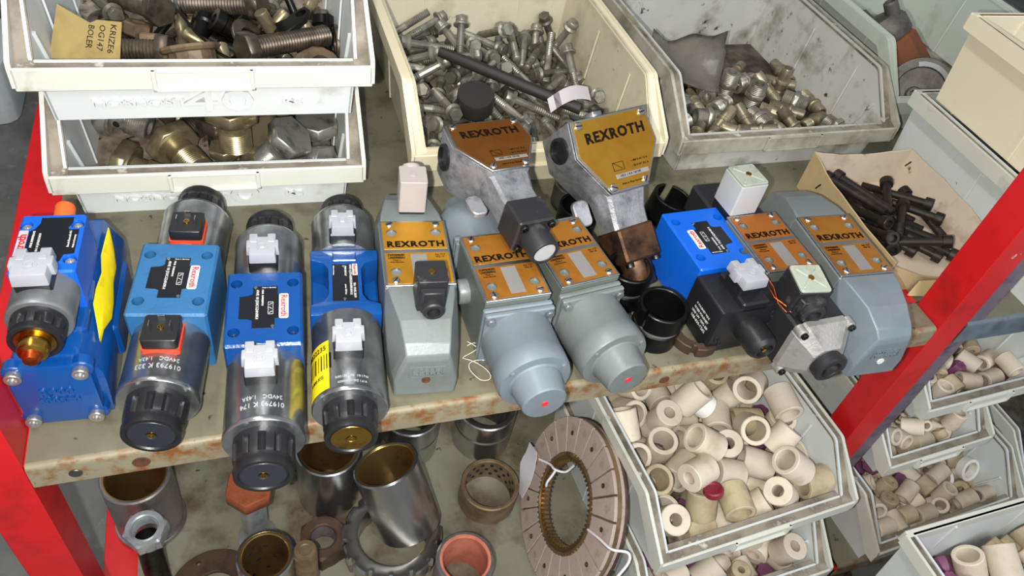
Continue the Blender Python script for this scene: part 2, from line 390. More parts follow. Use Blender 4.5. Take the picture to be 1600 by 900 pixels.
mat('grey_paint', '#757b7b', .40, .15, dirt='#6a6b63', dlo=.5, dhi=.8, dsc=26, bump=.18, bsc=330, var=.05)
mat('greygreen_paint', '#666d68', .45, .1, dirt='#575a50', dlo=.5, dhi=.8, dsc=22, bump=.15, bsc=250)
mat('greyblue_paint', '#747e85', .42, .1, dirt='#6d7172', dlo=.5, dhi=.8, dsc=24, bump=.15, bsc=250)
mat('plate_gold', '#9a7522', .34, .55, dirt='#8f5c13', dlo=.45, dhi=.8, dsc=22, dirt2='#d6b169', d2lo=.70, d2hi=.73, d2sc=110, var=.06)
mat('plate_amber', '#ae7328', .36, .5, dirt='#8a4c12', dlo=.45, dhi=.8, dsc=22, dirt2='#d8b06a', d2lo=.71, d2hi=.74, d2sc=110, var=.06)
mat('plate_bright', '#bd8826', .34, .5, dirt='#9a6a18', dlo=.45, dhi=.8, dsc=22, var=.06)
mat('plate_brown', '#744815', .32, .5, dirt='#65330e', dlo=.45, dhi=.8, dsc=22, dirt2='#c99a55', d2lo=.72, d2hi=.75, d2sc=110, var=.06)
mat('plate_orange', '#b06a2a', .36, .45, dirt='#9a4c12', dlo=.45, dhi=.8, dsc=22, var=.06)
mat('aluminium', '#b9bab8', .36, 1., bump=.1)
mat('cast_aluminium', '#a3a4a8', .46, .65, dirt='#5b5c5e', dlo=.45, dhi=.75, dsc=70, bump=.55, bsc=300)
mat('grey_plastic', '#a8a19d', .45, bump=.1); mat('clear_plastic', '#d5dccb', .22, trans=.45, var=.05, dirt='#9a9a80', dlo=.5, dhi=.8, dsc=40)
mat('milky_plastic', '#d9dbdc', .3, trans=.35, sss=.2, var=.04)
mat('bronze_patina', '#6b4c33', .42, .7, dirt='#2b2320', dlo=.42, dhi=.6, dsc=30, bump=.15)
mat('string', '#cfc8bc', .8)

def screw(p, X, r=.0042, slot=30, m='screw_zinc', name='screw'):
    g = G(); g.lathe([(0, 0), (r, 0), (r*1.02, r*.28), (r*.8, r*.5), (0, r*.55)], 18, X)
    o = g.build(name, m, p)
    g = G(); Y = X @ R('Z', slot); g.box(-r*.85, -r*.14, r*.5, r*.85, r*.14, r*.575, X=Y); g.build('slot', 'steel_dark', o); return o
def allen(p, X, r=.005, h=.005, m='steel_bolt', name='cap_screw'):
    g = G(); g.lathe([(0, 0), (r*.9, 0), (r, r*.15), (r, h-r*.12), (r*.88, h), (r*.58, h), (r*.5, h*.5), (0, h*.5)], 20, X, None); return g.build(name, m, p)
def hexhead(p, X, r=.0045, h=.003, m='screw_zinc', name='bolt'):
    g = G(); g.prism(circ(r, 6), 0, h, .0004, X); g.ring(r*1.25, r*.4, -.0005, .0005, 16, X); return g.build(name, m, p)
def cap_nut(p, X, r=.0255, L=.033, disc='steel', brass=True, m='black_plastic', flutes=12):
    def f(a, q, z):
        if .005 < z < L*.66:
            c = max(0., math.cos(flutes*a)); return q - .0032*c**.6
        return q
    g = G(); g.lathe([(0, 0), (r, 0), (r, .005), (r, .0056), (r*.985, L*.55), (r*.96, L*.655), (r*.945, L*.67), (r*.94, L*.8), (r*.96, L*.86), (r*.93, L), (r*.80, L), (r*.76, L-.0015), (0, L-.0015)], 96, X, f)
    o = g.build('cap_nut', m, p, ang=40)
    g = G(); g.lathe([(0, L-.0016), (r*.74, L-.0016), (r*.72, L-.0008), (.005, L-.0008), (.004, L-.0018), (0, L-.0018)], 36, X); d = g.build('end_disc', disc, o)
    g = G(); g.lathe([(.0012, L-.0016), (.0034, L-.0016), (.0034, L-.0004), (.0014, L-.0004), (.0012, L-.0016)], 16, X); g.build('centre_bush', 'brass', o)
    return o
def barrel(p, y0, y1, r, zc, m='zinc', flange=True, lip=.0015):
    """solenoid housing lying along Y from y0 (at the body) to y1"""
    s = -1 if y1 < y0 else 1; X = T(0, y0, zc) @ (YF if s < 0 else YB); L = abs(y1-y0)
    g = G(); g.lathe([(0, 0), (r, 0), (r, L-.006), (r*1.015, L-.0045), (r*1.015, L-.0015), (r*.985, L), (0, L)] if flange else [(0, 0), (r, 0), (r, L-.004), (r-.004, L), (0, L)], 56, X)
    return g.build('solenoid_barrel', m, p)
CROSS = [(-15, 18), (-5.5, 18), (-5.5, 12.5), (5.5, 12.5), (5.5, 18), (15, 18), (15, 7), (18, 7), (18, -5), (14.5, -5), (14.5, -18), (-14.5, -18), (-14.5, -5), (-18, -5), (-18, 7), (-15, 7)]
def cross_cap(p, x, y, z, k=.00086, h=.013, rot=0, Xp=None):
    X = (Xp if Xp is not None else T(x, y, z)) @ R('Z', rot)
    g = G(); g.box(-.0135, -.0145, -.014, .0135, .0145, .003, .0015, X); b = g.build('connector_base', 'black_plastic', p)
    P = [(a*k, c*k) for a, c in CROSS][::-1]
    g = G(); g.prism(P, .001, h, .0012, X, 2, [(a*.95, c*.95) for a, c in P]); o = g.build('protective_cap', 'cap_white', p)
    g = G(); g.ring(.0055, .0045, h-.0002, h+.0006, 20, X @ T(0, -.004, 0)); g.box(-.0022, -.0062, h-.0002, .0022, -.0018, h+.0009, .0003, X); g.build('cap_pocket', 'cap_white', o)
    for s in (-1, 1):
        g = G(); g.box(s*.008-.003, .002, h-.0002, s*.008+.003, .0065, h+.0007, .0003, X); g.build('cap_rib', 'cap_white', o)
def pin_socket(p, x, y, z, yaw=0):
    X = T(x, y, z) @ R('Z', yaw)
    g = G(); g.prism(rc(-.0160, -.0160, .0160, .0160, .003), -.012, -.0056, 0, X); g.build('gasket', 'orange_gasket', p)
    g = G(); g.prism(rc(-.0148, -.0148, .0148, .0148, .0025), -.006, .006, .0008, X); b = g.build('connector_base', 'black_plastic', p)
    for dx, dy, rz in ((-.0085, .0, 0), (.0085, .0, 0), (0, .0085, 90)):
        g = G(); g.box(-.0004, -.0032, .005, .0004, .0032, .0125, .0003, X @ T(dx, dy, 0) @ R('Z', rz)); g.build('pin', 'pin_steel', b)
    g = G(); g.ring(.0028, .0013, .005, .0072, 16, X); g.build('thread_insert', 'brass', b)
def top_holes(o, pts, z, r=.0053, r2=None, depth=.02):
    g = G()
    for x, y in pts: g.cyl(r, z-depth, z+.002, 24, T(x, y, 0))
    cut(o, g)
    if depth > .015:
        for x, y in pts: g = G(); g.cyl(r, z-.013, z-.010, 20, T(x, y, 0)); g.build('hole_shade_disc', 'steel_dark', o)  # dark disc in each hole paints the shade of its depth
def name_label(p, z, c=(0, 0), flip=1):
    """black foil label with cut-outs round the bolt holes and the white-and-red makers tag on one long side"""
    P = [(-9, 22), (10, 22), (10, 13), (11, 13), (11, -12), (8, -12.5), (8, -22), (-9, -22), (-9, -14), (-12, -12.5), (-19, -12), (-19, 11), (-12, 12), (-9, 14)]
    k = .001; X = T(c[0], c[1], z) @ (R('Z', 0) if flip > 0 else R('Z', 180)) @ S(1.16, 1.18, 1)
    g = G(); g.prism([(x*k, y*k) for x, y in P][::-1], 0, .0003, 0, X); o = g.build('name_label', 'label_black', p)
    g = G(); g.prism(rc(.0112, -.0125, .0185, .0135, .0015), 0, .00032, 0, X); w = g.build('makers_tag', 'label_white', p)
    text('Rexroth', .008, 'print_red', w, X @ T(.0149, .0005, .0005) @ R('Z', -90), w=.0225, bold=.00012)
    text('Made in Germany', .0022, 'print_white', o, X @ T(.0035, .0203, .0005), w=.011)
    text('MNR  R900589933', .0025, 'print_white', o, X @ T(-.0015, .0095, .0005) @ R('Z', -90), w=.017)
    text('4WE 10 J33/CG24N9K4', .0028, 'print_white', o, X @ T(-.0055, .0025, .0005) @ R('Z', -90), w=.031)
    for dx, dy in ((-.007, .0205), (.0065, -.0205)):
        g = G(); g.ring(.0014, .0005, 0, .0008, 12, X @ T(dx, dy, 0)); g.build('rivet', 'pin_steel', o)
    g = G()     # switching symbol: three little boxes with arrows
    for i in range(3):
        y0 = .0045-.0042*i
        for a in ((.0028, y0, .0068, y0+.0003), (.0028, y0-.0042, .0068, y0-.0039), (.0028, y0-.0042, .0031, y0), (.0065, y0-.0042, .0068, y0)): g.box(a[0], a[1], .0003, a[2], a[3], .0005, X=X)
        g.box(-.0014, -.0002, .0003, .0014, .0002, .0005, X=X @ T(.0048, y0-.002, 0) @ R('Z', 35-70*(i % 2)))
    tag(g.build('switching_symbol', 'print_white', o), None, None, kind='stuff'); return o

def etch(p, lines, y, r, zc, ang, dy=-.0062, size=.0042, m='print_etch', up=-1):
    for i, (s_, w_) in enumerate(lines):
        text(s_, size, m, p, T(0, y+dy*i, zc) @ R('Y', ang) @ T(0, 0, r+.0002) @ R('Z', 180 if up < 0 else 0), w=w_, wrap=r)

# --- teal valve with bare connector pins
v = thing('hydraulic_valve', 'teal-blue hydraulic valve with bare pin connectors, second from the left post', 'valve', at(.128, .136, 0, -9))
g = G(); g.box(-.035, -.047, 0, .035, .047, .074, .0022); b = g.build('valve_body', 'teal_paint', v)
top_holes(b, [(s*.0255, q*.030) for s in (-1, 1) for q in (-1, 1)], .074)
name_label(v, .074)
f = barrel(v, -.047, -.116, .0338, .0365); barrel(v, .047, .12, .0338, .0365); cap_nut(v, T(0, -.116, .0365) @ YF, disc='end_black'); cap_nut(v, T(0, .12, .0365) @ YB)
etch(f, [('019793 K 323', .038), ('24VDC   1.43A', .034)], -.1, .0338, .0365, 3, .0075)
pin_socket(v, .002, -.071, .079); pin_socket(v, .003, .066, .079)

# --- blue valve with clear caps
v = thing('hydraulic_valve', 'glossy blue hydraulic valve with two white-capped solenoids overhanging the shelf edge', 'valve', at(.205, .087, 0, -5.5))
g = G(); g.box(-.034, -.046, 0, .034, .046, .074, .0022); b = g.build('valve_body', 'blue_gloss', v)
top_holes(b, [(s*.0255, q*.030) for s in (-1, 1) for q in (-1, 1)], .074)
name_label(v, .074)
f = barrel(v, -.046, -.122, .0340, .0365); barrel(v, .046, .12, .0335, .0365); cap_nut(v, T(0, -.122, .0365) @ YF, disc='end_black'); cap_nut(v, T(0, .12, .0365) @ YB)
etch(f, [('019793 K 174', .037), ('24VDC   1.43A', .034)], -.106, .0340, .0365, 0, .0075)
cross_cap(v, -.001, -.071, .080); cross_cap(v, -.002, .066, .079)

# --- blue cast valve with yellow barcode sticker
v = thing('hydraulic_valve', 'blue cast hydraulic valve with yellow barcode sticker and brass end disc', 'valve', at(.284, .125, 0, -6.4))
g = G(); g.box(-.034, -.045, 0, .034, .045, .026, .002)
P = [(-.034, -.045), (.034, -.045), (.034, -.031), (.021, -.026), (.0165, -.018), (.0165, .018), (.021, .026), (.034, .031), (.034, .045), (-.034, .045), (-.034, .031), (-.021, .026), (-.0165, .018), (-.0165, -.018), (-.021, -.026), (-.034, -.031)]
g.prism(P, .024, .058, .002, None, 2); b = g.build('valve_body', 'blue_gloss', v)
g = G(); g.box(-.012, .028, .0575, .012, .041, .0595, .0012); g.build('cast_pad', 'blue_gloss', v)
g = G(); g.box(-.0125, -.027, .058, .0125, .024, .0583); lb = g.build('name_label', 'label_black', v)
g = G(); g.box(.0075, .008, .058, .0125, .024, .0584); w = g.build('makers_tag', 'label_white', v)
text('Rexroth', .004, 'print_red', w, T(.010, .016, .0586) @ R('Z', -90), w=.014, bold=.0001)
for s_, x_, y_, w_ in (('4WE 6 J73-62/EG24N9K4/A12', .0055, .002, .042), ('R901207247', .0005, .014, .014), ('Made in Germany', -.011, .015, .013), ('pmax 350 bar', .0005, -.012, .014), ('SN: 19.05.2019', .009, -.013, .02)):
    text(s_, .0026, 'print_white', lb, T(x_, y_, .0586) @ R('Z', -90), w=w_)
for y_ in (.0205, -.0245):
    g = G(); g.ring(.0014, .0005, .0582, .0589, 12, T(-.001, y_, 0)); g.build('rivet', 'pin_steel', lb)
f = barrel(v, -.045, -.140, .0332, .0345); barrel(v, .045, .108, .033, .0345)
cap_nut(v, T(0, -.140, .0345) @ YF, .0245, .030, 'brass'); cap_nut(v, T(0, .108, .0345) @ YB, .0245, .028, 'black_plastic')
etch(f, [('630022-24VDC 1.61A', .026), ('R901207 90  19/17W', .03)], -.131, .0332, .0345, 4, .0055, .0032, up=1)
g = G(); n = 12; ro = .0336
sec = [[(ro*math.sin(math.radians(a)), y, .0345+ro*math.cos(math.radians(a))) for a in range(-98, -29, 6)] for y in (-.134, -.080)]
sec2 = [[((ro-.0006)*math.sin(math.radians(a)), y, .0345+(ro-.0006)*math.cos(math.radians(a))) for a in range(-98, -29, 6)] for y in (-.134, -.080)]
g.loft([sec[0]+sec2[0][::-1], sec[1]+sec2[1][::-1]]); st = g.build('barcode_sticker', 'sticker_yellow', f, ang=60)
g = G(); x = -96
for w_, s_ in ((2, 3), (4, 2), (2, 4), (5, 2), (3, 3), (2, 2), (6, 3), (2, 4), (4, 2), (2, 3), (3, 2), (5, 3)):
    q = lambda a, e: (e*math.sin(math.radians(a)), .0345+e*math.cos(math.radians(a)))
    g.loft([[(q(a, e)[0], y, q(a, e)[1]) for a, e in ((x, .03362), (x+w_*.55, .03362), (x+w_*.55, .0338), (x, .0338))] for y in (-.112, -.095)]); x += (w_+s_)
tag(g.build('barcode', 'print_black', st), None, None, kind='stuff')
text('90222235', .006, 'print_black', st, T(0, -.088, .0345) @ R('Y', -62) @ T(0, 0, .0339), w=.030, wrap=.0338)
text('1,000 KG', .004, 'print_black', st, T(0, -.120, .0345) @ R('Y', -58) @ T(0, 0, .0339), w=.018, wrap=.0338)
cross_cap(v, .0, -.091, .076, .00082); cross_cap(v, -.001, .062, .074, .00078)

# --- leftmost pilot operated valve
v = thing('hydraulic_valve', 'large blue pilot-operated valve with yellow tag and orange plug at the left post', 'valve', at(.038, .135, 0, -3.5))
g = G(); P = [(-.036, 0), (.036, 0), (.0375, .040), (.037, .056), (.024, .083), (-.024, .083), (-.037, .056), (-.0375, .040)]
g.prism(P, -.085, .083, .003, R('X', 90) @ S(1, 1, -1), 2); b = g.build('main_body', 'blue_gloss', v)
g = G(); g.prism(rc(-.031, .004, .031, .080, .012), 0, .012, .002, T(0, -.083, 0) @ YF, 2); e = g.build('end_cover', 'blue_gloss', v)
text('R900', .009, 'blue_gloss', e, T(.001, -.0955, .047) @ R('X', 90), w=.026, bold=.0003, ex=.0012)
text('600570', .008, 'blue_gloss', e, T(.001, -.0955, .036) @ R('X', 90), w=.032, bold=.0003, ex=.0012)
for s in (-1, 1):
    for z in (.012, .072):
        g = G(); g.cyl(.0095, 0, .011, 24, T(s*.0245, -.083, z) @ YF, c=.001); g.build('cover_boss', 'blue_gloss', e)
        allen(v, T(s*.0245, -.0935, z) @ YF, .0065, .0065, 'steel')
g = G(); g.box(.030, -.03, .010, .0405, .06, .050, .003); g.build('cast_pad', 'blue_gloss', v)
for ya, yb in ((-.062, -.034), (-.026, .0)):
    g = G(); g.box(.012, ya, .074, .027, yb, .087, .003); g.build('cast_rib', 'blue_gloss', v)
text('10467', .012, 'blue_gloss', v, T(.0195, -.013, .0875) @ R('Z', 82), w=.022, bold=.0003, ex=.0008)
g = G()
g.prism([(-.025, -.036), (.025, -.036), (.025, .036), (-.025, .036)], .082, .130, .0018); pb = g.build('pilot_body', 'blue_satin', v)
top_holes(pb, [(s*.0195, q*.022) for s in (-1, 1) for q in (-1, 1)], .130, .0052, depth=.006)
for s in (-1, 1):
    for q in (-1, 1): allen(v, T(s*.0195, q*.022, .1235), .0042, .004, 'steel')
g = G(); k = .001; g.prism([(x*k, y*k) for x, y in [(-9, 31), (16, 31), (16, 24), (13, 17), (15, 15), (22, 15), (22, -15), (14, -16), (12, -24), (-16, -24), (-16, 14), (-12, 17), (-9, 24)]][::-1], .130, .1303); lb = g.build('name_label', 'label_black', v)
g = G(); g.prism(rc(-.0235, -.019, -.0165, .0155, .001), .130, .1304); w = g.build('makers_tag', 'label_grey', v)
text('Rexroth', .008, 'print_red', w, T(-.020, -.005, .1306) @ R('Z', 90), w=.03, bold=.0002)
for s_, x_, y_, w_ in (('MNR R900906443', -.012, .004, .02), ('4WEH 10 J47/6EG24N9', -.007, -.002, .026), ('Made in Germany', .02, .0, .016), ('Bosch Rexroth AG', .016, .003, .02)):
    text(s_, .003, 'print_white', lb, T(x_, y_, .1305) @ R('Z', 90), w=w_)
f = barrel(v, -.036, -.072, .0245, .1085, 'zinc_dull'); cap_nut(v, T(0, -.072, .1085) @ YF, .0205, .021, 'brass', flutes=10)
g = G(); g.lathe([(0, 0), (.0115, 0), (.0115, .010), (.0105, .012), (.0075, .0135), (.0055, .019), (0, .021)], 28, T(0, -.092, .1085) @ YF); tp = g.build('emergency_pin', 'brass', v)
g = G(); g.lathe([(0, .012), (.0078, .012), (.0074, .0140), (.0054, .0195), (0, .0215)], 24, T(0, -.0922, .1085) @ YF); g.build('lit_pin_tip', 'copper', tp)  # orange light on the brass tip, put into a copper colour
cross_cap(v, -.001, -.043, .1365, .00092)
g = G(); g.lathe([(0, 0), (.0095, 0), (.0098, .006), (.0085, .007), (.0085, .024), (.0075, .026), (0, .026)], 24, T(.002, .036, .112) @ YB @ R('X', 12)); g.build('port_plug', 'orange_plug', v)
g = G()      # crumpled yellow tag hanging on the right side
sec = []
for i, (y, w_, xc, zc) in enumerate(((.072, .002, .029, .080), (.052, .010, .031, .077), (.032, .013, .032, .074), (.012, .016, .033, .073), (-.01, .018, .033, .072), (-.028, .015, .033, .071), (-.045, .009, .033, .070), (-.060, .001, .034, .067))):
    e = .0025*(i % 2); c_, s_ = .5, -.86; w_ *= .46+.14*(i % 3)
    sec.append([(xc-w_*c_, y, zc-w_*s_), (xc+.1*w_, y, zc+e+.001), (xc+w_*c_, y, zc+w_*s_), (xc+w_*c_, y, zc+w_*s_-.0008), (xc+.1*w_, y, zc+e+.0002), (xc-w_*c_, y, zc-w_*s_-.0008)])
g.loft(sec); tg = g.build('paper_tag', 'sticker_yellow', v, ang=70)

# --- grey valves with anodised name plates
def rex_plate(p, z, m, W=.069, L=.094, strip=True, holes=True, sticker=True):
    hw, hl = W/2, L/2
    g = G(); g.box(-hw, -hl, z, hw, hl, z+.0022, .0005); pl = g.build('name_plate', 'aluminium', p)
    pts = [(s*hw*.66, q*hl*.60) for s in (-1, 1) for q in (-1, 1)]
    parts = []
    for y0, y1 in ((.004, hl-.0025), (-hl+.0025, -.0015)):
        g = G(); g.box(-hw+.0025, y0, z+.0016, hw-.0025, y1, z+.0026); f_ = g.build('plate_field', m, p); parts.append(f_)
    if holes:
        for o_ in [pl]+parts: top_holes(o_, pts, z+.003, .0055, depth=.006)
    for s in (-1, 1):
        for q in (-1, 1): screw(p, T(s*hw*.70, q*hl*.86, z+.0024), .0040, random.uniform(0, 180))
    zt = z+.0028
    text('REXROTH', .013, 'print_black', parts[0], T(.0005, .0105, zt), w=W*.84, h=.0088, bold=.0005, sp=1.14)
    t_ = text('HYDRO', .003, 'print_black', parts[1], T(-.0205, -.0055, zt), w=.014, h=.0018, bold=.0001); text('NORMA', .003, 'print_black', parts[1], T(-.0205, -.0082, zt), w=.014, h=.0018, bold=.0001)
    g = G()
    for a in ((-.029, -.0042, -.0125, -.0038), (-.029, -.0098, -.0125, -.0094), (-.029, -.0098, -.0286, -.0038), (-.0129, -.0098, -.0125, -.0038)): g.box(a[0], a[1], zt-.0002, a[2], a[3], zt+.0001)
    tag(g.build('emblem_frame', 'print_black', parts[1]), None, None, kind='stuff')
    text('Made in', .002, 'print_black', parts[1], T(-.0205, -.0122, zt), w=.0075); text('West-Germany', .002, 'print_black', parts[1], T(-.0205, -.0150, zt), w=.0135)
    if sticker:
        g = G(); g.box(-.0065, -hl+.006, z+.0026, .0095, -.004, z+.0029); g.build('type_sticker', 'label_dull', p)
        text('NG 10', .002, 'print_black', parts[1], T(.023, -.0085, zt), w=.008); text('Nr 717', .002, 'print_black', parts[1], T(.0235, -.0055, zt), w=.010)
    return pl
def shield_cover(p, s, m, y0=.047, y1=.118, h=.082):
    secs = []
    for y, w_, h1, wt, hh in ((y0, .0345, h-.006, .0325, h), (y0+.014, .0355, h-.022, .0305, h), (y0+.040, .0345, h-.042, .0245, h-.004), (y1-.010, .0315, h-.056, .0215, h-.014), (y1-.002, .0305, h-.058, .0205, h-.022), (y1, .029, h-.060, .0195, h-.028)):
        secs.append([(x, s*y, z) for x, z in ((-w_, .003), (w_, .003), (w_+.0005, h1), (wt, hh), (-wt, hh), (-w_-.0005, h1))])
    g = G(); g.loft(secs); o = g.build('end_cover', m, p, ang=16); 
    md = o.modifiers.new('edge', 'BEVEL'); md.width = .0016; md.segments = 2; md.limit_method = 'ANGLE'; md.angle_limit = math.radians(18)
    for q in (-1, 1): screw(p, T(q*.0315, s*(y0+.013), h-.020) @ R('Y', q*50), .0042, 40, 'zinc_dull')
    return o
def emblem(p, X, m):
    """raised makers emblem: a slanted frame round two rows of letters"""
    text('HYDRO', .006, m, p, X @ T(0, .0028, 0), w=.027, h=.0040, ex=.0007, bold=.0002); text('NORMA', .006, m, p, X @ T(0, -.0026, 0), w=.027, h=.0040, ex=.0007, bold=.0002)
    g = G()
    for a in ((-.016, .0058, .017, .0066), (-.017, -.0066, .016, -.0058)): g.box(a[0], a[1], -.0004, a[2], a[3], .0006, X=X)
    g.box(-.0165, -.0062, -.0004, -.0155, .0062, .0006, X=X); g.box(.0155, -.0062, -.0004, .0165, .0062, .0006, X=X); g.build('emblem_frame', m, p)
def din_plug(p, X, m, base='black_plastic', H=.030, gland=True, glandm=None, tilt=0, lid=None, w=.0142):
    g = G(); g.box(-w+.001, -w+.001, -.012, w-.001, w-.001, .002, .001, X); g.build('connector_base', base, p)
    g = G(); g.prism(rc(-w, -w, w, w, .002), 0, H, .0012, X); 
    o = g.build('plug_housing', m, p)
    if gland:
        g = G(); gr = w*.80
        g.lathe([(0, 0), (gr, 0), (gr*1.02, .008), (gr*.92, .009), (gr*.92, .016), (gr*.80, .0175), (gr*.55, .0175), (gr*.5, .010), (0, .010)], 28, X @ T(0, -w+.002, gr*.98) @ YF); g.build('cable_gland', glandm or m, p)
        g = G(); g.prism([(-w*.85, 0), (w*.85, 0), (w*.7, .008), (-w*.7, .008)], .002, H*.80, .001, X @ T(0, -w, 0) @ S(1, -1, 1)); g.build('gland_shoulder', m, p)
    if lid:
        g = G(); g.prism(rc(-w*.97, -w*.97, w*.97, w*.97, .003), H, H+.0035, .001, X); l = g.build('clear_lid', lid, p)
        g = G()
        for a in (45, 135): g.box(-w, -.0011, H+.0028, w, .0011, H+.0042, .0003, X @ R('Z', a))
        g.build('lid_rib', lid, l)
    g = G(); g.lathe([(0, H-.001), (.0036, H-.001), (.0034, H+.001 if not lid else H+.0046), (.0015, H+.0012 if not lid else H+.0048), (0, H+.0008 if not lid else H+.0044)], 18, X); g.build('screw', 'brass' if m != 'grey_plastic' else 'grey_plastic', p)
    return o

def shield_valve(label, X, plate, m, front, rear, k=1., ends=True):
    v = thing('hydraulic_valve', label, 'valve', X @ S(k, k, k))
    g = G(); g.box(-.035, -.048, 0, .035, .048, .081, .0018); b = g.build('valve_body', m, v)
    rex_plate(v, .081, plate); return v
v = shield_valve('grey valve with gold name plate, black plug and grey plug, next to the blue valves', at(.356, .132, 0, -5.5), 'plate_bright', 'grey_paint', 1, 1)
c = shield_cover(v, -1, 'grey_paint'); shield_cover(v, 1, 'grey_paint')
XE = T(.0, -.1187, .039) @ R('X', 84); emblem(c, XE, 'grey_paint'); g = G(); g.lathe([(0, 0), (.0042, 0), (.0042, .0008), (.0030, .0008), (.0028, -.001), (0, -.001)], 18, T(0, -.1182, .026) @ YF); g.build('cover_plug', 'rust', c)
din_plug(v, T(.005, -.064, .083), 'black_worn', H=.036); din_plug(v, T(.002, .072, .085) @ R('Z', 178), 'grey_plastic', 'black_plastic', H=.040)
g = G(); g.lathe([(0, 0), (.011, 0), (.011, .010), (.009, .013), (.006, .014), (0, .014)], 10, T(.002, .084, .112) @ R('X', -55)); g.build('cable_nose', 'grey_plastic', v)

def can_valve(label, X, plate, m, rear=True, mcan=None):
    v = thing('hydraulic_valve', label, 'valve', X); mcan = mcan or m
    g = G(); g.box(-.034, -.046, 0, .034, .046, .079, .0015); b = g.build('valve_body', m, v)
    g = G(); g.box(-.0345, -.047, .074, .0345, .047, .081, .001); g.build('top_gasket_plate', 'greygreen_paint', v)
    rex_plate(v, .081, plate)
    for s in ((-1, 1) if rear else (-1,)):
        g = G(); g.box(-.0365, .046, .002, .0365, .052, .074, .0015, S(1, s, 1)); g.box(-.0365, .053, .002, .0365, .059, .074, .0015, S(1, s, 1)); g.build('flange', mcan, v)
        for q in (-1, 1):
            for z in (.008, .067): hexhead(v, T(q*.031, s*.059, z) @ (YF if s < 0 else YB), .0045, .0035, 'zinc_dull')
        g = G(); r = .0372
        g.lathe([(0, 0), (r, 0), (r, .036), (r*1.015, .037), (r*1.015, .054), (r*.97, .058), (r*.78, .0585), (r*.74, .0585), (r*.70, .060), (r*.60, .083), (r*.56, .0845), (0, .0845)], 56, T(0, s*.059, .038) @ (YF if s < 0 else YB)); c = g.build('solenoid_can', mcan, v, ang=30)
        g = G(); g.lathe([(0, .084), (.0036, .084), (.0032, .0853), (0, .0853)], 16, T(0, s*.059, .038) @ (YF if s < 0 else YB)); g.build('sealing_dot', 'red_dot', c)
        for a in (35, 145, 270):
            g = G(); g.cyl(.0028, .057, .0600, 12, T(0, s*.059, .038) @ (YF if s < 0 else YB) @ R('Z', a) @ T(r*.86, 0, 0)); g.build('can_screw', mcan, c)
    if not rear:
        g = G(); g.box(-.0355, .046, .002, .0355, .058, .076, .0018); g.build('end_plate', m, v)
    return v
v = can_valve('grey valve with brown-gold plate and can solenoids, under the brown pressure switch', at(.441, .102, 0, 2), 'plate_amber', 'greygreen_paint', mcan='greyblue_paint')
g = G(); g.lathe([(0, 0), (.0135, 0), (.0135, .009), (.012, .011), (.009, .011), (.008, .007), (0, .007)], 28, T(-.034, .006, .044) @ R('Y', -90), lambda a, r, z: r*(1-.03*(math.cos(16*a) > 0)) if z > .001 else r); g.build('side_plug', 'grey_paint', v)
can_valve('grey valve with amber plate and single can solenoid, nearest the black bushings', at(.518, .113, 0, 8.2), 'plate_amber', 'greygreen_paint', rear=False, mcan='grey_paint')

# --- far right grey valve in front of the red post
v = shield_valve('grey valve with amber plate at the red post, rightmost on the shelf', at(.847, .077, 0, -2), 'plate_amber', 'grey_paint', 1, 1, 1.06)
c = shield_cover(v, -1, 'greyblue_paint'); shield_cover(v, 1, 'grey_paint')
emblem(c, T(.0, -.1187, .039) @ R('X', 84), 'greyblue_paint'); g = G(); g.lathe([(0, 0), (.0042, 0), (.004, .0012), (0, .0012)], 18, T(0, -.1182, .026) @ YF); g.build('cover_plug', 'label_white', c)

# --- valve with orange plate, dark body, cast end and clear-topped plugs
v = thing('hydraulic_valve', 'dark valve with orange plate, cast aluminium end and clear-topped plugs beside the black coil', 'valve', at(.762, .098, 0, 2))
g = G(); g.box(-.035, -.046, 0, .035, .046, .081, .0018); g.build('valve_body', 'greygreen_paint', v); rex_plate(v, .081, 'plate_orange')
g = G(); g.box(-.034, -.112, .002, .034, -.046, .068, .0025); g.build('coil_housing', 'black_worn', v)
g = G()      # pyramidal cast end with four bolt lugs
q = .036; secs = []
for y, w_, e in ((-.112, .037, .012), (-.119, .037, .012), (-.132, .027, .010), (-.141, .0195, .009)):
    P = [(-w_, -w_+e), (-w_+e, -w_), (w_-e, -w_), (w_, -w_+e), (w_, w_-e), (w_-e, w_), (-w_+e, w_), (-w_, w_-e)]; secs.append([(x, y, .036+z) for x, z in P])
g.loft(secs); e = g.build('cast_end', 'cast_light', v, ang=20)
for s in (-1, 1):
    for z in (.006, .066):
        g = G(); g.cyl(.0062, 0, .012, 18, T(s*.031, -.112, z) @ YF, c=.001); g.build('bolt_lug', 'cast_light', e); allen(v, T(s*.031, -.124, z) @ YF, .0040, .0035, 'steel_dark')
g = G(); g.lathe([(0, 0), (.018, 0), (.0185, .003), (.0185, .011), (.0165, .0125), (.0115, .0125), (.0105, .008), (.0075, .008), (.0075, .0125), (.006, .0135), (0, .0135)], 36, T(0, -.141, .036) @ YF); g.build('end_ring', 'black_worn', v)
din_plug(v, T(-.014, -.078, .070) @ R('Z', -8) @ R('X', 6), 'black_worn', H=.034, lid='clear_plastic', w=.0185, glandm='black_worn')
for i_, pts in enumerate(([(-.038, -.050, .084), (-.043, -.060, .080), (-.042, -.076, .076), (-.034, -.088, .074), (-.030, -.100, .0705)], [(-.040, -.052, .083), (-.037, -.064, .079), (-.040, -.082, .073), (-.036, -.094, .071)])):
    P = [Vector(p_) for p_ in pts]; g = G(); g.tube(P, .0006, 6); g.build('copper_wire', 'copper', v)
din_plug(v, T(-.012, .066, .083) @ R('Z', 182), 'milky_plastic', 'black_plastic', H=.042, lid='clear_plastic', w=.0185, gland=False)
g = G(); g.box(-.034, .046, .002, .034, .125, .070, .003); g.build('coil_housing', 'black_worn', v)

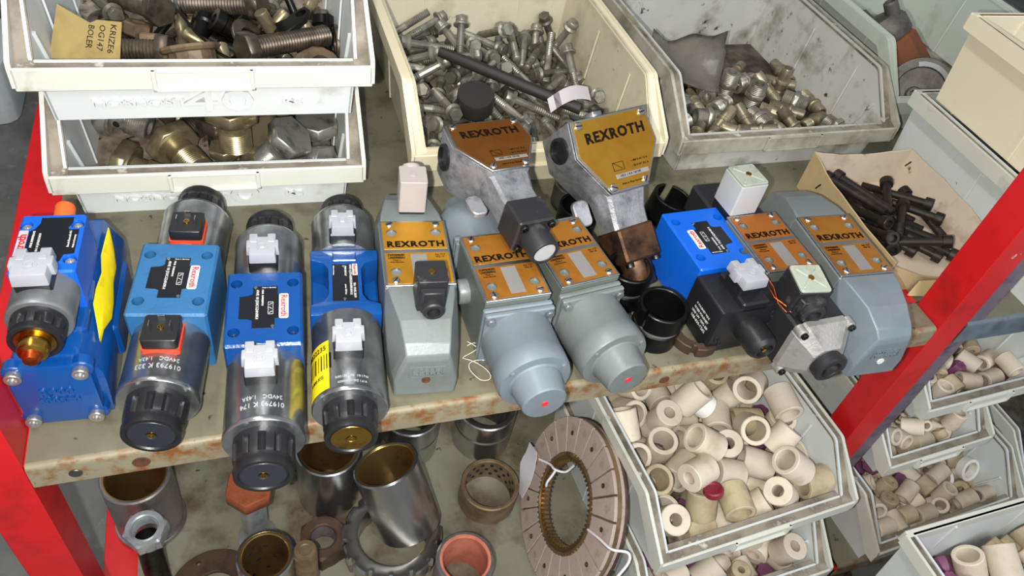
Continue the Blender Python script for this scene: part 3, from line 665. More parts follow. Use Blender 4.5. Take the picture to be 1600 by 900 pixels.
# --- bright blue valve with black coil
v = thing('hydraulic_valve', 'bright blue valve with black square coil and knurled knob beside the black bushings', 'valve', at(.694, .12, .002, 3) @ S(1.06, 1.02, 1))
g = G(); g.box(-.036, -.046, 0, .036, .048, .074, .002); b = g.build('valve_body', 'blue_satin', v)
top_holes(b, [(-.027, .030), (.027, .030), (-.027, -.028), (.027, -.028)], .074)
name_label(v, .074, flip=-1)
g = G(); g.prism(rc(-.0385, .0, .0385, .066, .004), .0, .056, .0025, T(0, -.046, 0) @ YF, 2); c = g.build('coil', 'black_plastic', v)
for i, (s_, w_) in enumerate((('V MAGNET VDC', .026), ('NASS MAGNET', .028), ('1030 24V 100% ED', .032), ('108-030-1262', .028))):
    text(s_, .0042, 'print_white', c, T(-.0388, -.076, .042-.0065*i) @ R('Z', -90) @ R('X', 90), w=w_)
g = G(); g.box(-.0165, -.102, .060, .0165, -.052, .074, .002); g.build('coil_saddle', 'black_plastic', c)
for dx, dz in ((-.030, .022), (-.024, .014), (.028, .05), (.031, .03)):
    g = G(); g.ring(.0038, .003, 0, .0008, 16, T(dx, -.102, dz) @ YF @ S(.7, 1.4, 1)); g.build('moulded_mark', 'black_worn', c)
cross_cap(v, -.003, -.075, .084, .00096)
def kn(a, r, z): return r-.0009*(math.cos(48*a) > 0) if .003 < z < .026 else r
g = G(); g.lathe([(0, 0), (.0165, 0), (.0165, .003), (.0165, .0262), (.0155, .030), (.012, .034), (.0095, .034), (.009, .031), (0, .031)], 144, T(.004, -.102, .034) @ YF, kn); k_ = g.build('knurled_knob', 'black_plastic', v, ang=25)
g = G(); g.cyl(.0025, .030, .0335, 14, T(.004, -.102, .034) @ YF); g.build('centre_pin', 'brass', k_)

# --- two pressure switches lying across the valves and the bin edges
def pressure_switch(label, X, k, plate, tipm, blk):
    v = thing('pressure_switch', label, 'pressure switch', X @ S(k, k, k)); u = .001
    O = [(-38, 0), (38, 0), (41, -30), (19, -65), (-19, -65), (-41, -30)]
    P = [(x*u, y*u) for x, y in O][::-1]
    def scl(P, f, cy=-.03): return [(x*f, cy+(y-cy)*f) for x, y in P]
    g = G(); g.prism(scl(P, 1.0), -.056, -.003, .002, None, 2, scl(P, 1.07)); h = g.build('switch_housing', 'cast_aluminium', v)
    g = G(); g.prism(scl(P, 1.05), -.003, -.0005, .0005); g.build('cover_rim', 'aluminium', v)
    g = G(); g.prism(scl(P, .985), -.001, .0004); f = g.build('name_plate', plate, v)
    text('REXROTH', .013, 'print_black', f, T(.001, -.0165, .0006), w=.062, h=.0098, bold=.0005, sp=1.14)
    text('Made in West Germany', .003, 'print_black', f, T(.004, -.0605, .0006), w=.022)
    for s_, y_ in (('~ 400 V AC 15 A', -.043), ('- 50 V DC 0.5 A', -.0475)): text(s_, .003, 'print_black', f, T(.017, y_, .0006), w=.018)
    g = G(); g.box(-.011, -.0555, .0003, .024, -.0515, .0009, .0002); tp = g.build('type_strip', 'label_dull', f)
    text('HED 1 KA 10/100', .003, 'print_black', tp, T(.004, -.0535, .0010), w=.022)
    g = G()
    for a in ((-.0115, -.0485, .0, -.0481), (-.0115, -.0415, .0, -.0411), (-.0115, -.0485, -.0111, -.0411), (-.0004, -.0485, 0, -.0411)): g.box(*a[:2], .0004, *a[2:], .0007)
    g.box(-.006, -.0002, .0004, .004, .0002, .0007, X=T(-.0055, -.045, 0) @ R('Z', -35)); tag(g.build('switching_symbol', 'print_black', f), None, None, kind='stuff')
    for x, y in ((-.0335, -.004), (.0335, -.004), (-.017, -.0615), (.0175, -.0615)): screw(v, T(x, y, .0004), .0036, random.uniform(0, 180))
    # neck narrowing to the pressure block
    secs = []
    for y, w_, zt, zb in ((-.050, .028, -.006, -.050), (-.068, .0205, -.006, -.042), (-.084, .0185, -.011, -.043), (-.097, .0185, -.012, -.044)):
        secs.append([(x, y, z) for x, z in ((-w_, zb+.004), (-w_+.004, zb), (w_-.004, zb), (w_, zb+.004), (w_, zt-.003), (w_-.003, zt), (-w_+.003, zt), (-w_, zt-.003))])
    g = G(); g.loft(secs); g.build('neck', 'cast_aluminium', v, ang=30)
    g = G(); g.box(-.019, -.128, -.046, .019, -.097, -.009, .0018); b = g.build('pressure_block', blk, v)
    for s in (-1, 1):
        for z in (-.041, -.014): allen(v, T(s*.0145, -.128, z) @ YF, .0038, .004, 'steel_dark')
    g = G(); g.lathe([(0, 0), (.0145, 0), (.0145, .022), (.0138, .0235), (.0115, .0235), (.011, .0225), (0, .0225)], 32, T(.0, -.128, -.0275) @ YF); c = g.build('adjuster_tube', blk, v)
    g = G(); g.cyl(.011, .0215, .0228, 28, T(.0, -.128, -.0275) @ YF, c=.0004); g.build('end_seal', tipm, c)
    g = G(); g.lathe([(0, 0), (.0115, 0), (.0115, .003), (.009, .004), (.009, .001), (0, .001)], 28, T(-.0412, -.017, -.024) @ R('Y', -90) @ S(1.25, 1, 1)); g.build('cable_entry', 'black_plastic', v)
    g = G(); g.prism(circ(.009, 6), 0, .006, .0006, T(-.006, .001, -.014) @ R('X', -90)); g.lathe([(0, 0), (.0105, 0), (.0105, .002), (0, .002)], 24, T(-.006, 0, -.014) @ R('X', -90)); g.build('top_plug', 'aluminium', v)
    g = G(); g.prism(rc(-.010, -.012, .006, .012, .005), -.006, 0, .001, T(-.030, -.074, -.034)); lg = g.build('mounting_lug', 'cast_aluminium', v); top_holes(lg, [(-.0, .0)], 0, .0034, depth=.02)
    return v
def frame(t, right, up):
    r = Vector(right).normalized(); n = r.cross(Vector(up)).normalized(); u = n.cross(r)
    return Matrix(((r.x, u.x, n.x, t[0]), (r.y, u.y, n.y, t[1]), (r.z, u.z, n.z, t[2]), (0, 0, 0, 1)))
pressure_switch('pressure switch with gold plate leaning between the cream and grey bins', frame((.588, .2343, .1676), (.9716, .2355, .0235), (-.1956, .7429, .6402)), 1.2895, 'plate_gold', 'bronze_patina', 'bronze_patina')
pressure_switch('pressure switch with brown plate lying over the cream bin edge', frame((.4468, .2485, .1547), (.9796, .1927, -.0574), (-.1865, .9775, .0991)), 1.1053, 'plate_brown', 'milky_plastic', 'black_worn')
# ---------------------------------------------------------------- bushings and loose parts
mat('turned_steel', '#b6b4b1', .22, .95, dirt='#7d7a76', dlo=.55, dhi=.9, dsc=22, bump=.12, bsc=90, aniso=(1, 1, 14), var=.1)
mat('dark_turned', '#6a6968', .32, .8, dirt='#393634', dlo=.4, dhi=.8, dsc=22, bump=.12, bsc=90, aniso=(1, 1, 14))
mat('matt_steel', '#9c9695', .38, .8, dirt='#5a4a44', dlo=.5, dhi=.8, dsc=30, bump=.15)
mat('bronze', '#b0905a', .28, .9, dirt='#6b5230', dlo=.6, dhi=.75, dsc=40, bump=.1)
mat('bronze_ring', '#8f7a5c', .42, .6, dirt='#5e4a33', dlo=.45, dhi=.75, dsc=40, bump=.15)
mat('black_steel', '#1a1a1b', .34, .7, dirt='#35302c', dlo=.55, dhi=.8, dsc=30, bump=.15)
mat('brown_rust', '#4e3c30', .6, .3, dirt='#2c221b', dlo=.45, dhi=.7, dsc=40, bump=.4, bsc=150)
mat('copper_paint', '#9a5334', .5, .2, dirt='#6e3a25', dlo=.45, dhi=.75, dsc=60, bump=.2)
mat('pink_liner', '#c97a64', .5, dirt='#a5573f', dlo=.45, dhi=.75, dsc=40)
mat('zinc_bright', '#c4c8ca', .3, .65, dirt='#8d9294', dlo=.45, dhi=.75, dsc=50)
mat('friction_pad', '#ab988c', .75, dirt='#7d695d', dlo=.52, dhi=.75, dsc=50, dirt2='#b8a79b', d2lo=.6, d2hi=.75, d2sc=90, bump=.4, bsc=300)
mat('paper_white', '#e4e1e6', .8, bump=.2, bsc=80); mat('cardboard', '#b7a078', .8, dirt='#8f6f47', dlo=.5, dhi=.8, dsc=14, bump=.3, bsc=160, var=.08)
mat('cardboard_inside', '#cbbba6', .8, dirt='#8a7259', dlo=.55, dhi=.8, dsc=18, dirt2='#4a3c2c', d2lo=.66, d2hi=.74, d2sc=40, bump=.3, bsc=160)
mat('hole_dark', '#0c0b0a', .8)
def smooth(pts, n=5):
    P = [Vector(p) for p in pts]; P = [P[0]*2-P[1]]+P+[P[-1]*2-P[-2]]; out = []
    for a, b, c, d in zip(P, P[1:], P[2:], P[3:]):
        for i in range(n):
            t = i/n; out.append(.5*((2*b)+(c-a)*t+(2*a-5*b+4*c-d)*t*t+(3*b-a-3*c+d)*t**3))
    return out+[P[-2]]
def bushing(label, X, ro, ri, h, outer, liner, cham=.002, groove=None, hole=None, flange=None, name='bushing', spots=0):
    o = thing(name, label, 'bushing', X); rm = ri+(ro-ri)*.45
    prof = [(rm, 0), (ro-cham, 0), (ro, cham)]
    if groove: prof += [(ro, groove-.003), (ro-.0025, groove-.002), (ro-.0025, groove+.002), (ro, groove+.003)]
    prof += [(ro, h-cham), (ro-cham, h), (rm, h), (rm, 0)]
    g = G(); g.lathe(prof, 64); b = g.build('sleeve', outer, o)
    g = G(); g.lathe([(ri, .0005), (rm, .0005), (rm, h-.0006), (ri+.0012, h-.0006), (ri, h-.002), (ri, .0005)], 64); l = g.build('liner', liner, o)
    if hole:
        for a, z in hole:
            g = G(); g.cyl(.0022, -.001, .0004, 14, R('Z', a) @ T(ro, 0, z) @ XR); g.build('oil_hole', 'hole_dark', b)
    for i in range(spots):
        for q in range(3):
            g = G(); g.cyl(.0032, -.0004, .0004, 10, R('Z', 360/spots*(i+.5*(q % 2))) @ T(ri, 0, h*(.25+.25*q)) @ XR); g.build('graphite_plug', 'hole_dark', l)
    if flange:
        g = G(); g.ring(ro+flange, ro-.002, 0, .010, 64, None, .001); g.build('flange', outer, o)
    return o
Z0 = -.48
bushing('wide steel bushing with brass lining on the lower shelf by the red rail', T(.018, .203, Z0), .0445, .0375, .128, 'matt_steel', 'bronze', hole=[(-100, .035)], flange=.003)
bushing('steel bushing with bronze lining standing behind the leaning bushing', T(.270, .197, Z0), .0455, .0375, .124, 'turned_steel', 'bronze')
bushing('grooved steel bushing half hidden under the shelf, left of the other', T(.405, .258, Z0), .0462, .036, .094, 'turned_steel', 'dark_turned', groove=.05)
bushing('grooved steel bushing half hidden under the shelf, behind the bronze ring', T(.528, .250, Z0), .0485, .038, .09, 'turned_steel', 'dark_turned', groove=.05)
bushing('short bronze ring with dark graphite spots inside, on the lower shelf', T(.507, .136, Z0), .0456, .0385, .046, 'bronze_ring', 'bronze_ring', spots=16)
bushing('steel ring with pink lining at the bottom edge of the picture', T(.432, .012, Z0), .0410, .0315, .082, 'matt_steel', 'pink_liner')
bushing('steel bushing with dark bronze lining beside the flat dark disc', T(.173, .054, Z0), .0360, .0285, .126, 'turned_steel', 'bronze', spots=8)
ax = Vector((-.036, .050, .118)).normalized(); q = ax.to_track_quat('Z', 'Y').to_matrix().to_4x4()
bushing('polished steel bushing with bronze lining leaning inside the slotted lock nut', T(.374, .100, -.441) @ q, .0470, .040, .118, 'turned_steel', 'bronze', hole=[(-95, .055), (-40, .08)])
# slotted lock nut
o = thing('slotted_nut', 'large steel ring nut with slots under the leaning bushing', 'nut', T(.346, .087, Z0))
def slots(a, r, z): return r-.006 if (math.cos(14*a) > .72 and r > .06) else r
g = G(); g.lathe([(.050, 0), (.068, 0), (.069, .002), (.069, .020), (.067, .022), (.050, .022), (.050, 0)], 168, None, slots); g.build('lower_ring', 'matt_steel', o)
g = G(); g.lathe([(.0495, .022), (.062, .022), (.0625, .026), (.0715, .027), (.0715, .047), (.069, .050), (.053, .050), (.0495, .048), (.0495, .022)], 168, None, slots); g.build('upper_ring', 'turned_steel', o)
# hex parts
def hexnut(label, X, r, ri, h, m, mi, name='hex_nut', cat='nut'):
    o = thing(name, label, cat, X)
    g = G(); n = 48
    def hx(a, q, z): 
        w = math.cos(PI/6)/math.cos((a % (PI/3))-PI/6); return min(q, r*w*1.0) if q > ri*1.15 else q
    g.lathe([(ri, 0), (r*.86, 0), (r, r*.09), (r, h-r*.09), (r*.86, h), (ri*1.12, h), (ri, h-ri*.1), (ri, 0)], 96, None, hx); g.build('nut_body', m, o, ang=25)
    g = G(); P = []
    for i in range(7): P += [(ri*1.0, h*(.05+.14*i)), (ri*.93, h*(.12+.14*i))]
    g.lathe(P, 40); g.build('thread', mi, o); return o
hexnut('bright hex nut on top of the dark rod at lower left', T(.036, .110, -.352) @ R('X', 6) @ R('Z', 10), .0262, .0158, .026, 'zinc_bright', 'zinc_bright')
o = thing('threaded_rod', 'dark rod standing under the bright hex nut at lower left', 'rod', T(.034, .092, Z0))
g = G(); g.tube([(0, 0, 0), (0, .006, .07), (.0, .017, .126)], .0150, 28); g.build('rod_shaft', 'steel_dark', o)
hexnut('big brown rusty hex nut left of the slotted ring nut', T(.250, .108, Z0) @ R('Z', 20), .0365, .0180, .036, 'brown_rust', 'matt_steel')
o = thing('hex_bolt', 'zinc bolt with copper-coloured hex head below the blue valve', 'bolt', T(.161, .146, Z0))
g = G(); g.lathe([(0, 0), (.026, 0), (.027, .004), (.020, .012), (.0172, .02), (.0172, .126), (0, .126)], 40); g.build('shank', 'zinc_bright', o)
g = G(); g.prism(circ(.0325, 6, a0=.3), .124, .147, .0012); g.build('hex_head', 'copper_paint', o)
o = thing('steel_rod', 'short round steel rod standing beside the rusty hex nut', 'rod', T(.222, .046, Z0))
g = G(); g.lathe([(0, 0), (.0150, 0), (.0150, .132), (.0135, .135), (.008, .1355), (.007, .1345), (0, .1345)], 36); g.build('rod_shaft', 'bronze_ring', o)
o = thing('flat_disc', 'flat dark steel disc with small hole on the lower shelf', 'disc', T(.100, .075, Z0))
g = G(); g.lathe([(.028, 0), (.060, 0), (.0605, .001), (.0605, .006), (.0595, .007), (.029, .007), (.028, .006), (.028, 0)], 64); d = g.build('disc_plate', 'brown_rust', o); 
hh = G(); hh.cyl(.0035, -.01, .02, 16, T(-.02, .044, 0)); cut(d, hh)
# black bushings and rings among the valves on the shelf
def slit_ring(label, X, ro, ri, h, m='black_steel', gap=8, groove=True):
    """split ring with a slit in its wall"""
    o = thing('split_bushing', label, 'bushing', X); g = G(); n = 60; secs = []
    zz = [(ri, 0), (ro-.001, 0), (ro, .001)] + ([(ro, h*.44), (ro-.002, h*.47), (ro-.002, h*.53), (ro, h*.56)] if groove else []) + [(ro, h-.001), (ro-.001, h), (ri+.001, h), (ri, h-.001)]
    for i in range(n+1):
        a = math.radians(gap+(360-2*gap)*i/n); secs.append([(r*math.cos(a), r*math.sin(a), z) for r, z in zz])
    g.loft(secs); g.build('ring_body', m, o)
    if groove: g = G(); g.ring(ro-.0012, ro-.003, h*.475, h*.525, 48); g.build('groove_wire', 'steel', o)
    return o
slit_ring('black split bushing at the shelf edge between grey and bright blue valves', T(.611, .050, 0) @ R('Z', 200), .0272, .0228, .052, gap=5)
slit_ring('black split bushing under the tip of the gold pressure switch', T(.598, .112, 0) @ R('Z', 150), .0265, .0225, .050, gap=4)
slit_ring('black split bushing behind the bright blue valve near the grey bin', T(.712, .240, 0) @ R('Z', 80) @ R('X', 10), .0272, .0225, .036, gap=14, groove=False)
slit_ring('dark bushing hidden behind the amber-plated grey valve', T(.583, .232, 0) @ R('Z', 30), .025, .0215, .040, gap=4)
o = bushing('chromed dark steel bushing behind the gold pressure switch', T(.597, .281, 0), .0272, .021, .062, 'dark_turned', 'dark_turned', groove=.036)
o = thing('slotted_ring', 'flat brown steel ring with slots under the bright blue valve', 'ring', T(.660, .040, 0))
def sl2(a, r, z): return r-.005 if (math.cos(6*a) > .8 and r > .024) else r
g = G(); g.lathe([(.020, 0), (.0295, 0), (.030, .001), (.030, .012), (.029, .013), (.020, .013), (.020, 0)], 96, None, sl2); g.build('ring_body', 'brown_rust', o)
# ---------------------------------------------------------------- clutch disc leaning on the ceramic bin
nrm = Vector((-.947, .083, .309)).normalized(); zq = nrm; xq = Vector((0, 0, 1)).cross(zq).normalized(); yq = zq.cross(xq)
XD = Matrix(((xq.x, yq.x, zq.x, .584), (xq.y, yq.y, zq.y, .0457), (xq.z, yq.z, zq.z, -.3614), (0, 0, 0, 1)))
o = thing('clutch_disc', 'brown clutch friction disc with paper tag, leaning on the ceramic bin', 'clutch disc', XD)
g = G(); g.ring(.123, .060, -.010, -.002, 72); g.build('carrier_plate', 'bronze_ring', o)
g = G(); g.ring(.1245, .074, -.020, -.0155, 72, None, .0008); g.build('rear_plate', 'brown_rust', o)
g = G(); g.ring(.1225, .072, -.0155, -.010, 72); g.build('rear_lining', 'friction_pad', o)
N = 22
g = G(); a0, a1 = math.radians(.7), math.radians(360/N-.7); P = [(.1235*math.cos(a0+(a1-a0)*i/4), .1235*math.sin(a0+(a1-a0)*i/4)) for i in range(5)]+[(.0725*math.cos(a1-(a1-a0)*i/3), .0725*math.sin(a1-(a1-a0)*i/3)) for i in range(4)]
g.prism(P, -.003, .0022, .0006); pm = g.mesh('friction_pad')
g = G(); g.lathe([(0, 0), (.0036, 0), (.0034, .0008), (.002, .0008), (.0016, -.001), (0, -.001)], 12, T(.1, 0, .0022)); rm_ = g.mesh('rivet'); rm_.materials.append(M('brown_rust'))
for i in range(N):
    p = put('friction_pad', pm, 'friction_pad', o, R('Z', 360/N*i))
    if i % 2 == 0: put('rivet', rm_, None, p, R('Z', 180/N))
g = G(); g.ring(.0725, .0640, -.008, .0005, 72); g.build('hub_ring', 'bronze', o)
g = G(); g.lathe([(.064, -.012), (.0665, -.012), (.0665, .0012), (.064, .0012), (.064, -.012)], 336, None, lambda a, r, z: r-.0048*(math.cos(56*a) > .1) if r < .0645 else r); g.build('spline_teeth', 'bronze', o, ang=20)
g = G(); g.lathe([(.0672, -.0035), (.0695, -.0035), (.0695, .0026), (.0672, .0026), (.0672, -.0035)], 360, None, lambda a, r, z: r+.003*(math.cos(60*a) > 0) if r > .069 else r); g.build('coil_ring', 'bronze_ring', o, ang=20)
g = G()    # folded paper tag tied on with string
secs = []
for i in range(7):
    v = i/6; cx, cy = -.110+.040*v, -.028-.070*v; e = .004*math.sin(v*9)
    secs.append([(cx-.016+e, cy-.010, .007+.004*math.sin(v*5)), (cx+.016, cy+.012+e, .010+.004*math.cos(v*6)), (cx+.016, cy+.012+e, .0095+.004*math.cos(v*6)), (cx-.016+e, cy-.010, .0065+.004*math.sin(v*5))])
g.loft(secs); g.build('paper_tag', 'paper_white', o, ang=70)
for pts in ([(-.084, -.02, .010), (-.066, -.004, .005), (-.052, .004, .004), (-.048, .006, -.012), (-.056, .012, -.026)], [(-.05, .004, .004), (-.044, -.002, .009), (-.040, -.012, .012), (-.038, -.020, .010)], [(.062, .040, .004), (.085, .060, .006), (.108, .076, .004), (.118, .088, -.010), (.128, .082, -.012), (.138, .060, -.004)]):
    g = G(); g.tube(smooth(pts), .0018, 6); g.build('string', 'paper_white', o)
# ---------------------------------------------------------------- cardboard box, crate on the floor, dark casting
XB = at(1.030, .172, .0, -3)
o = thing('cardboard_box', 'open worn cardboard box of black socket screws beside the red post', 'box', XB)
w_, l_, h_, t = .082, .105, .056, .0022
def panel(nm, A, Bq, off, m, hs, n=10, seed=1):
    """standing wall from A to B with a wavy torn top edge; hs = top heights along it"""
    rnd = random.Random(seed); A = Vector(A); Bq = Vector(Bq); secs = []
    nr = Vector(((Bq-A).y, -(Bq-A).x, 0)).normalized()*t
    for i in range(n+1):
        f = i/n; p = A.lerp(Bq, f); k = f*(len(hs)-1); j = min(int(k), len(hs)-2); hh = hs[j]+(hs[j+1]-hs[j])*(k-j)+rnd.uniform(-.0012, .0012); lean = nr.normalized()*off*math.sin(f*PI)
        secs.append([p, p+nr, p+nr+lean+Vector((0, 0, hh)), p+lean+Vector((0, 0, hh))])
    g = G(); g.loft(secs); return g.build(nm, m, o, ang=60)
g = G(); g.box(-w_, -l_, .0004, w_, l_, .0025); g.build('box_floor', 'cardboard_inside', o)
panel('box_wall', (-w_, l_, 0), (-w_, -l_, 0), .006, 'cardboard', [.060, .056, .054, .052, .050], seed=2)
panel('box_wall', (w_, -l_, 0), (w_, l_, 0), .010, 'cardboard_inside', [.046, .056, .058, .060], seed=3)
panel('box_wall', (w_, l_, 0), (-w_, l_, 0), .003, 'cardboard_inside', [.062, .054, .050, .060], seed=4)
panel('box_wall', (-w_, -l_, 0), (w_, -l_, 0), .0, 'cardboard', [.044, .022, .014, .034], seed=5)
g = G(); g.loft([[(-.03, -l_-.004, .018), (-.03, -l_-.006, .018), (.02, -l_-.010, .02), (.02, -l_-.008, .02)], [(-.045, -l_-.012, .002), (-.045, -l_-.014, .002), (.03, -l_-.024, .004), (.03, -l_-.022, .004)]]); g.build('torn_flap', 'cardboard', o)
for x, y, z, rz in ((-w_-.0085, .062, .035, 70), (-w_-.0075, -.02, .030, 60), (w_-.010, .09, .048, 60)):
    g = G(); g.box(-.0006, -.0012, -.006, .0006, .0006, .006, X=T(x, y, z) @ R('X', 25)); g.build('staple', 'steel_dark', o)
o = thing('white_crate', 'white plastic crate on the floor behind the left bins', 'crate', at(-.50, 1.42, -.62, 0))
g = G(); g.prism(rc(-.22, 0, .18, .25, .04), 0, .15, .006, None, 2); g.build('crate_body', 'bin_white', o)
g = G(); g.box(.09, -.006, .04, .11, -.001, .12, .002); g.build('brown_clip', 'cardboard', o)
o = thing('cast_flange', 'dark cast flange lying on the floor below the ceramic bins', 'flange', T(1.075, -.055, -.62))
g = G(); g.lathe([(.022, 0), (.075, 0), (.076, .012), (.045, .016), (.042, .055), (.036, .060), (.024, .060), (.022, .055), (.022, 0)], 48); g.build('flange_body', 'brown_rust', o)
for a in range(0, 360, 60):
    g = G(); g.cyl(.007, .011, .015, 12, R('Z', a) @ T(.06, 0, 0)); g.build('bolt_head', 'steel_dark', o)
# right bay: smaller bins with ceramic pieces
BINS['K'] = bin_('large white bin of mixed small ceramic rings on the right bay shelf', at(1.222, -.105, Z0, 4), .33, .36, fs=.024)
o = thing('wooden_board', 'thin board resting on the large bin of ceramic rings', 'board', at(1.222, .075, -.3545, 4))
g = G(); g.box(-.166, 0, 0, .166, .25, .006, .001); g.build('plank', 'cardboard', o)
BINS['J'] = bin_('small white bin in the middle of the right bay bins, with small ceramic beads', at(1.178, -.028, -.348, 4), .225, .28, .10, .052, slope=.055)
BINS['I'] = bin_('upper right bay bin with short ceramic tubes below the grey-blue lip', at(1.228, .0, -.247, 3), .262, .28, .10, .05, slope=.055)
BINS['M'] = bin_('white bin on the floor under the nearest ceramic bin', at(1.105, -.54, -.4955, 0), .33, .37)
BINS['L'] = bin_('nearest bin at lower right corner, with ceramic and purple rings', at(1.152, -.515, -.37, 1.5), .33, .37, floor='bin_floor')
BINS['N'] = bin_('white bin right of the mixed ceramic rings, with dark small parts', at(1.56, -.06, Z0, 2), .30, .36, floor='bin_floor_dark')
# ---------------------------------------------------------------- small loose pieces in the bins
mat('bolt_zinc', '#98968a', .40, .6, dirt='#5f5a4a', dlo=.45, dhi=.75, dsc=60, rand=.35, var=.1)
mat('bolt_dark', '#6b685c', .45, .55, dirt='#3a352b', dsc=60, rand=.3)
mat('fitting_zinc', '#aaa69a', .34, .65, dirt='#67604c', dlo=.45, dhi=.75, dsc=60, rand=.3, var=.1)
mat('fitting_brass', '#a39a80', .36, .65, dirt='#5d4e33', dlo=.45, dhi=.75, dsc=60, rand=.3, var=.1)
mat('ceramic', '#d6cab5', .62, dirt='#b79d7a', dlo=.52, dhi=.8, dsc=26, rand=.22, var=.05, bump=.1)
mat('ceramic_white', '#efece6', .5, rand=.08, var=.02)
mat('ceramic_tan', '#bbab8c', .7, dirt='#94805f', dlo=.45, dhi=.75, dsc=40, rand=.2, bump=.15)
mat('purple_plastic', '#7a4463', .45, rand=.3); mat('red_plastic', '#7d1f30', .4)
mat('screw_black', '#2b2724', .5, .5, dirt='#4a3a30', dlo=.5, dhi=.75, dsc=50, rand=.3)
mat('oily_steel', '#6b6256', .38, .65, dirt='#2c241c', dlo=.4, dhi=.7, dsc=45, rand=.35)
mat('oily_black', '#191714', .32, .5, rand=.3)
mat('clean_steel', '#b5b2ab', .3, .75, dirt='#6d6558', dsc=60, rand=.2)
mat('gold_zinc', '#9c9172', .33, .7, dirt='#6a5a33', dlo=.45, dhi=.75, dsc=50, rand=.25)
mat('oily_brown', '#6e5b45', .55, .3, dirt='#453626', dsc=40, rand=.2)
KINDS = {}
def thr(r, z0, z1, p=.0016, d=.0006):
    P = []; z = z0
    while z < z1-1e-9: P += [(r, z), (r-d, z+p*.5)]; z += p
    return P+[(r, z1)]
def kind(k, name, cat, *parts): KINDS[k] = (name, cat, parts)
def gm(fn, nm, ang=35):
    g = G(); fn(g); return g.mesh(nm, ang)
def hexmesh(g, r, z0, z1): g.prism(circ(r, 6), z0, z1, r*.06)
# hex flange bolts
def f(g): g.lathe([(0, 0), (.0044, .0005)]+thr(.0050, .001, .028, .0022, .0007)+[(.0048, .030), (.0048, .052), (0, .052)], 10)
def h(g): g.lathe([(0, .050), (.0098, .050), (.0100, .0515), (.0075, .0535), (0, .0535)], 16); hexmesh(g, .0080, .053, .0595)
kind('bolt', 'flange_bolt', 'bolt', ('shank', gm(f, 'shank'), 'bolt_zinc'), ('hex_head', gm(h, 'hex_head'), 'bolt_zinc'))
def f2(g): g.lathe([(0, 0), (.0044, .0005)]+thr(.0050, .001, .020, .0022, .0007)+[(.0048, .022), (.0048, .042), (0, .042)], 10)
def h2(g): g.lathe([(0, .040), (.0098, .040), (.0100, .0415), (.0075, .0435), (0, .0435)], 16); hexmesh(g, .0080, .043, .0495)
kind('bolt_short', 'flange_bolt', 'bolt', ('shank', gm(f2, 'shank'), 'bolt_dark'), ('hex_head', gm(h2, 'hex_head'), 'bolt_dark'))
kind('washer', 'washer', 'washer', ('washer', gm(lambda g: g.ring(.0095, .0052, 0, .0018, 24, None, .0003), 'washer'), 'oily_black'))
# threaded pipe fittings
def f(g): g.lathe([(.0052, 0), (.0078, 0)]+thr(.0082, .0005, .014, .0020, .0007)+[(.0074, .015), (.0074, .024), (.0088, .0245), (.0088, .028), (.0076, .029), (.0072, .044), (.0065, .0455), (.0050, .0455), (.0050, 0)], 18)
kind('nipple', 'pipe_nipple', 'fitting', ('nipple_tube', gm(f, 'nipple_tube'), 'fitting_brass'), ('collar', gm(lambda g: g.ring(.0095, .007, .0255, .0275, 18), 'collar'), 'fitting_brass'))
def f(g): g.lathe([(.0060, 0), (.0105, 0)]+thr(.0112, .0006, .012, .0022, .0008)+[(.0095, .0125), (.0095, .0195)]+thr(.0112, .020, .032, .0022, .0008)+[(.0105, .0325), (.0060, .0325), (.0060, 0)], 18)
kind('union', 'hex_union', 'fitting', ('threaded_tube', gm(f, 'threaded_tube'), 'fitting_zinc'), ('hex_collar', gm(lambda g: hexmesh(g, .0140, .0125, .0195), 'hex_collar'), 'fitting_zinc'))
# ceramic sleeves
def sleeve(ro, ri, h): return lambda g: g.lathe([(ri, .0008), (ri+.001, 0), (ro-.0012, 0), (ro, .0012), (ro, h-.0012), (ro-.0012, h), (ri+.001, h), (ri, h-.0008), (ri, .0008)], 24)
for k, ro, ri, h_, m in (('sleeve', .0215, .0150, .046, 'ceramic'), ('sleeve_thick', .0205, .0085, .042, 'ceramic'), ('sleeve_tan', .0215, .0155, .044, 'ceramic_tan'), ('sleeve_white', .0195, .0065, .020, 'ceramic_white'),
                         ('tube', .0140, .0085, .034, 'ceramic'), ('tube_thick', .0150, .0055, .026, 'ceramic_tan'), ('ring', .0210, .0150, .016, 'ceramic_white'), ('bead', .0095, .0050, .020, 'ceramic'), ('bead_tan', .0105, .0060, .014, 'ceramic_tan')):
    kind(k, 'ceramic_sleeve' if 'sleeve' in k else 'ceramic_ring' if 'ring' in k else 'ceramic_tube', 'sleeve' if 'sleeve' in k else 'ring' if 'ring' in k else 'tube', ('piece', gm(sleeve(ro, ri, h_), k), m))
kind('purple', 'purple_knob', 'knob', ('knob', gm(lambda g: g.lathe([(0, 0), (.009, 0), (.0095, .003), (.0085, .010), (.006, .014), (.003, .0145), (0, .0125)], 16, None, lambda a, r, z: r*(1-.12*(math.cos(7*a) > 0)) if r > .005 else r), 'knob', 25), 'purple_plastic'))
kind('redcap', 'red_cap', 'cap', ('cap', gm(lambda g: g.lathe([(0, 0), (.013, 0), (.0135, .002), (.0135, .008), (.012, .010), (.009, .010), (.008, .0085), (0, .0085)], 24), 'cap'), 'red_plastic'))
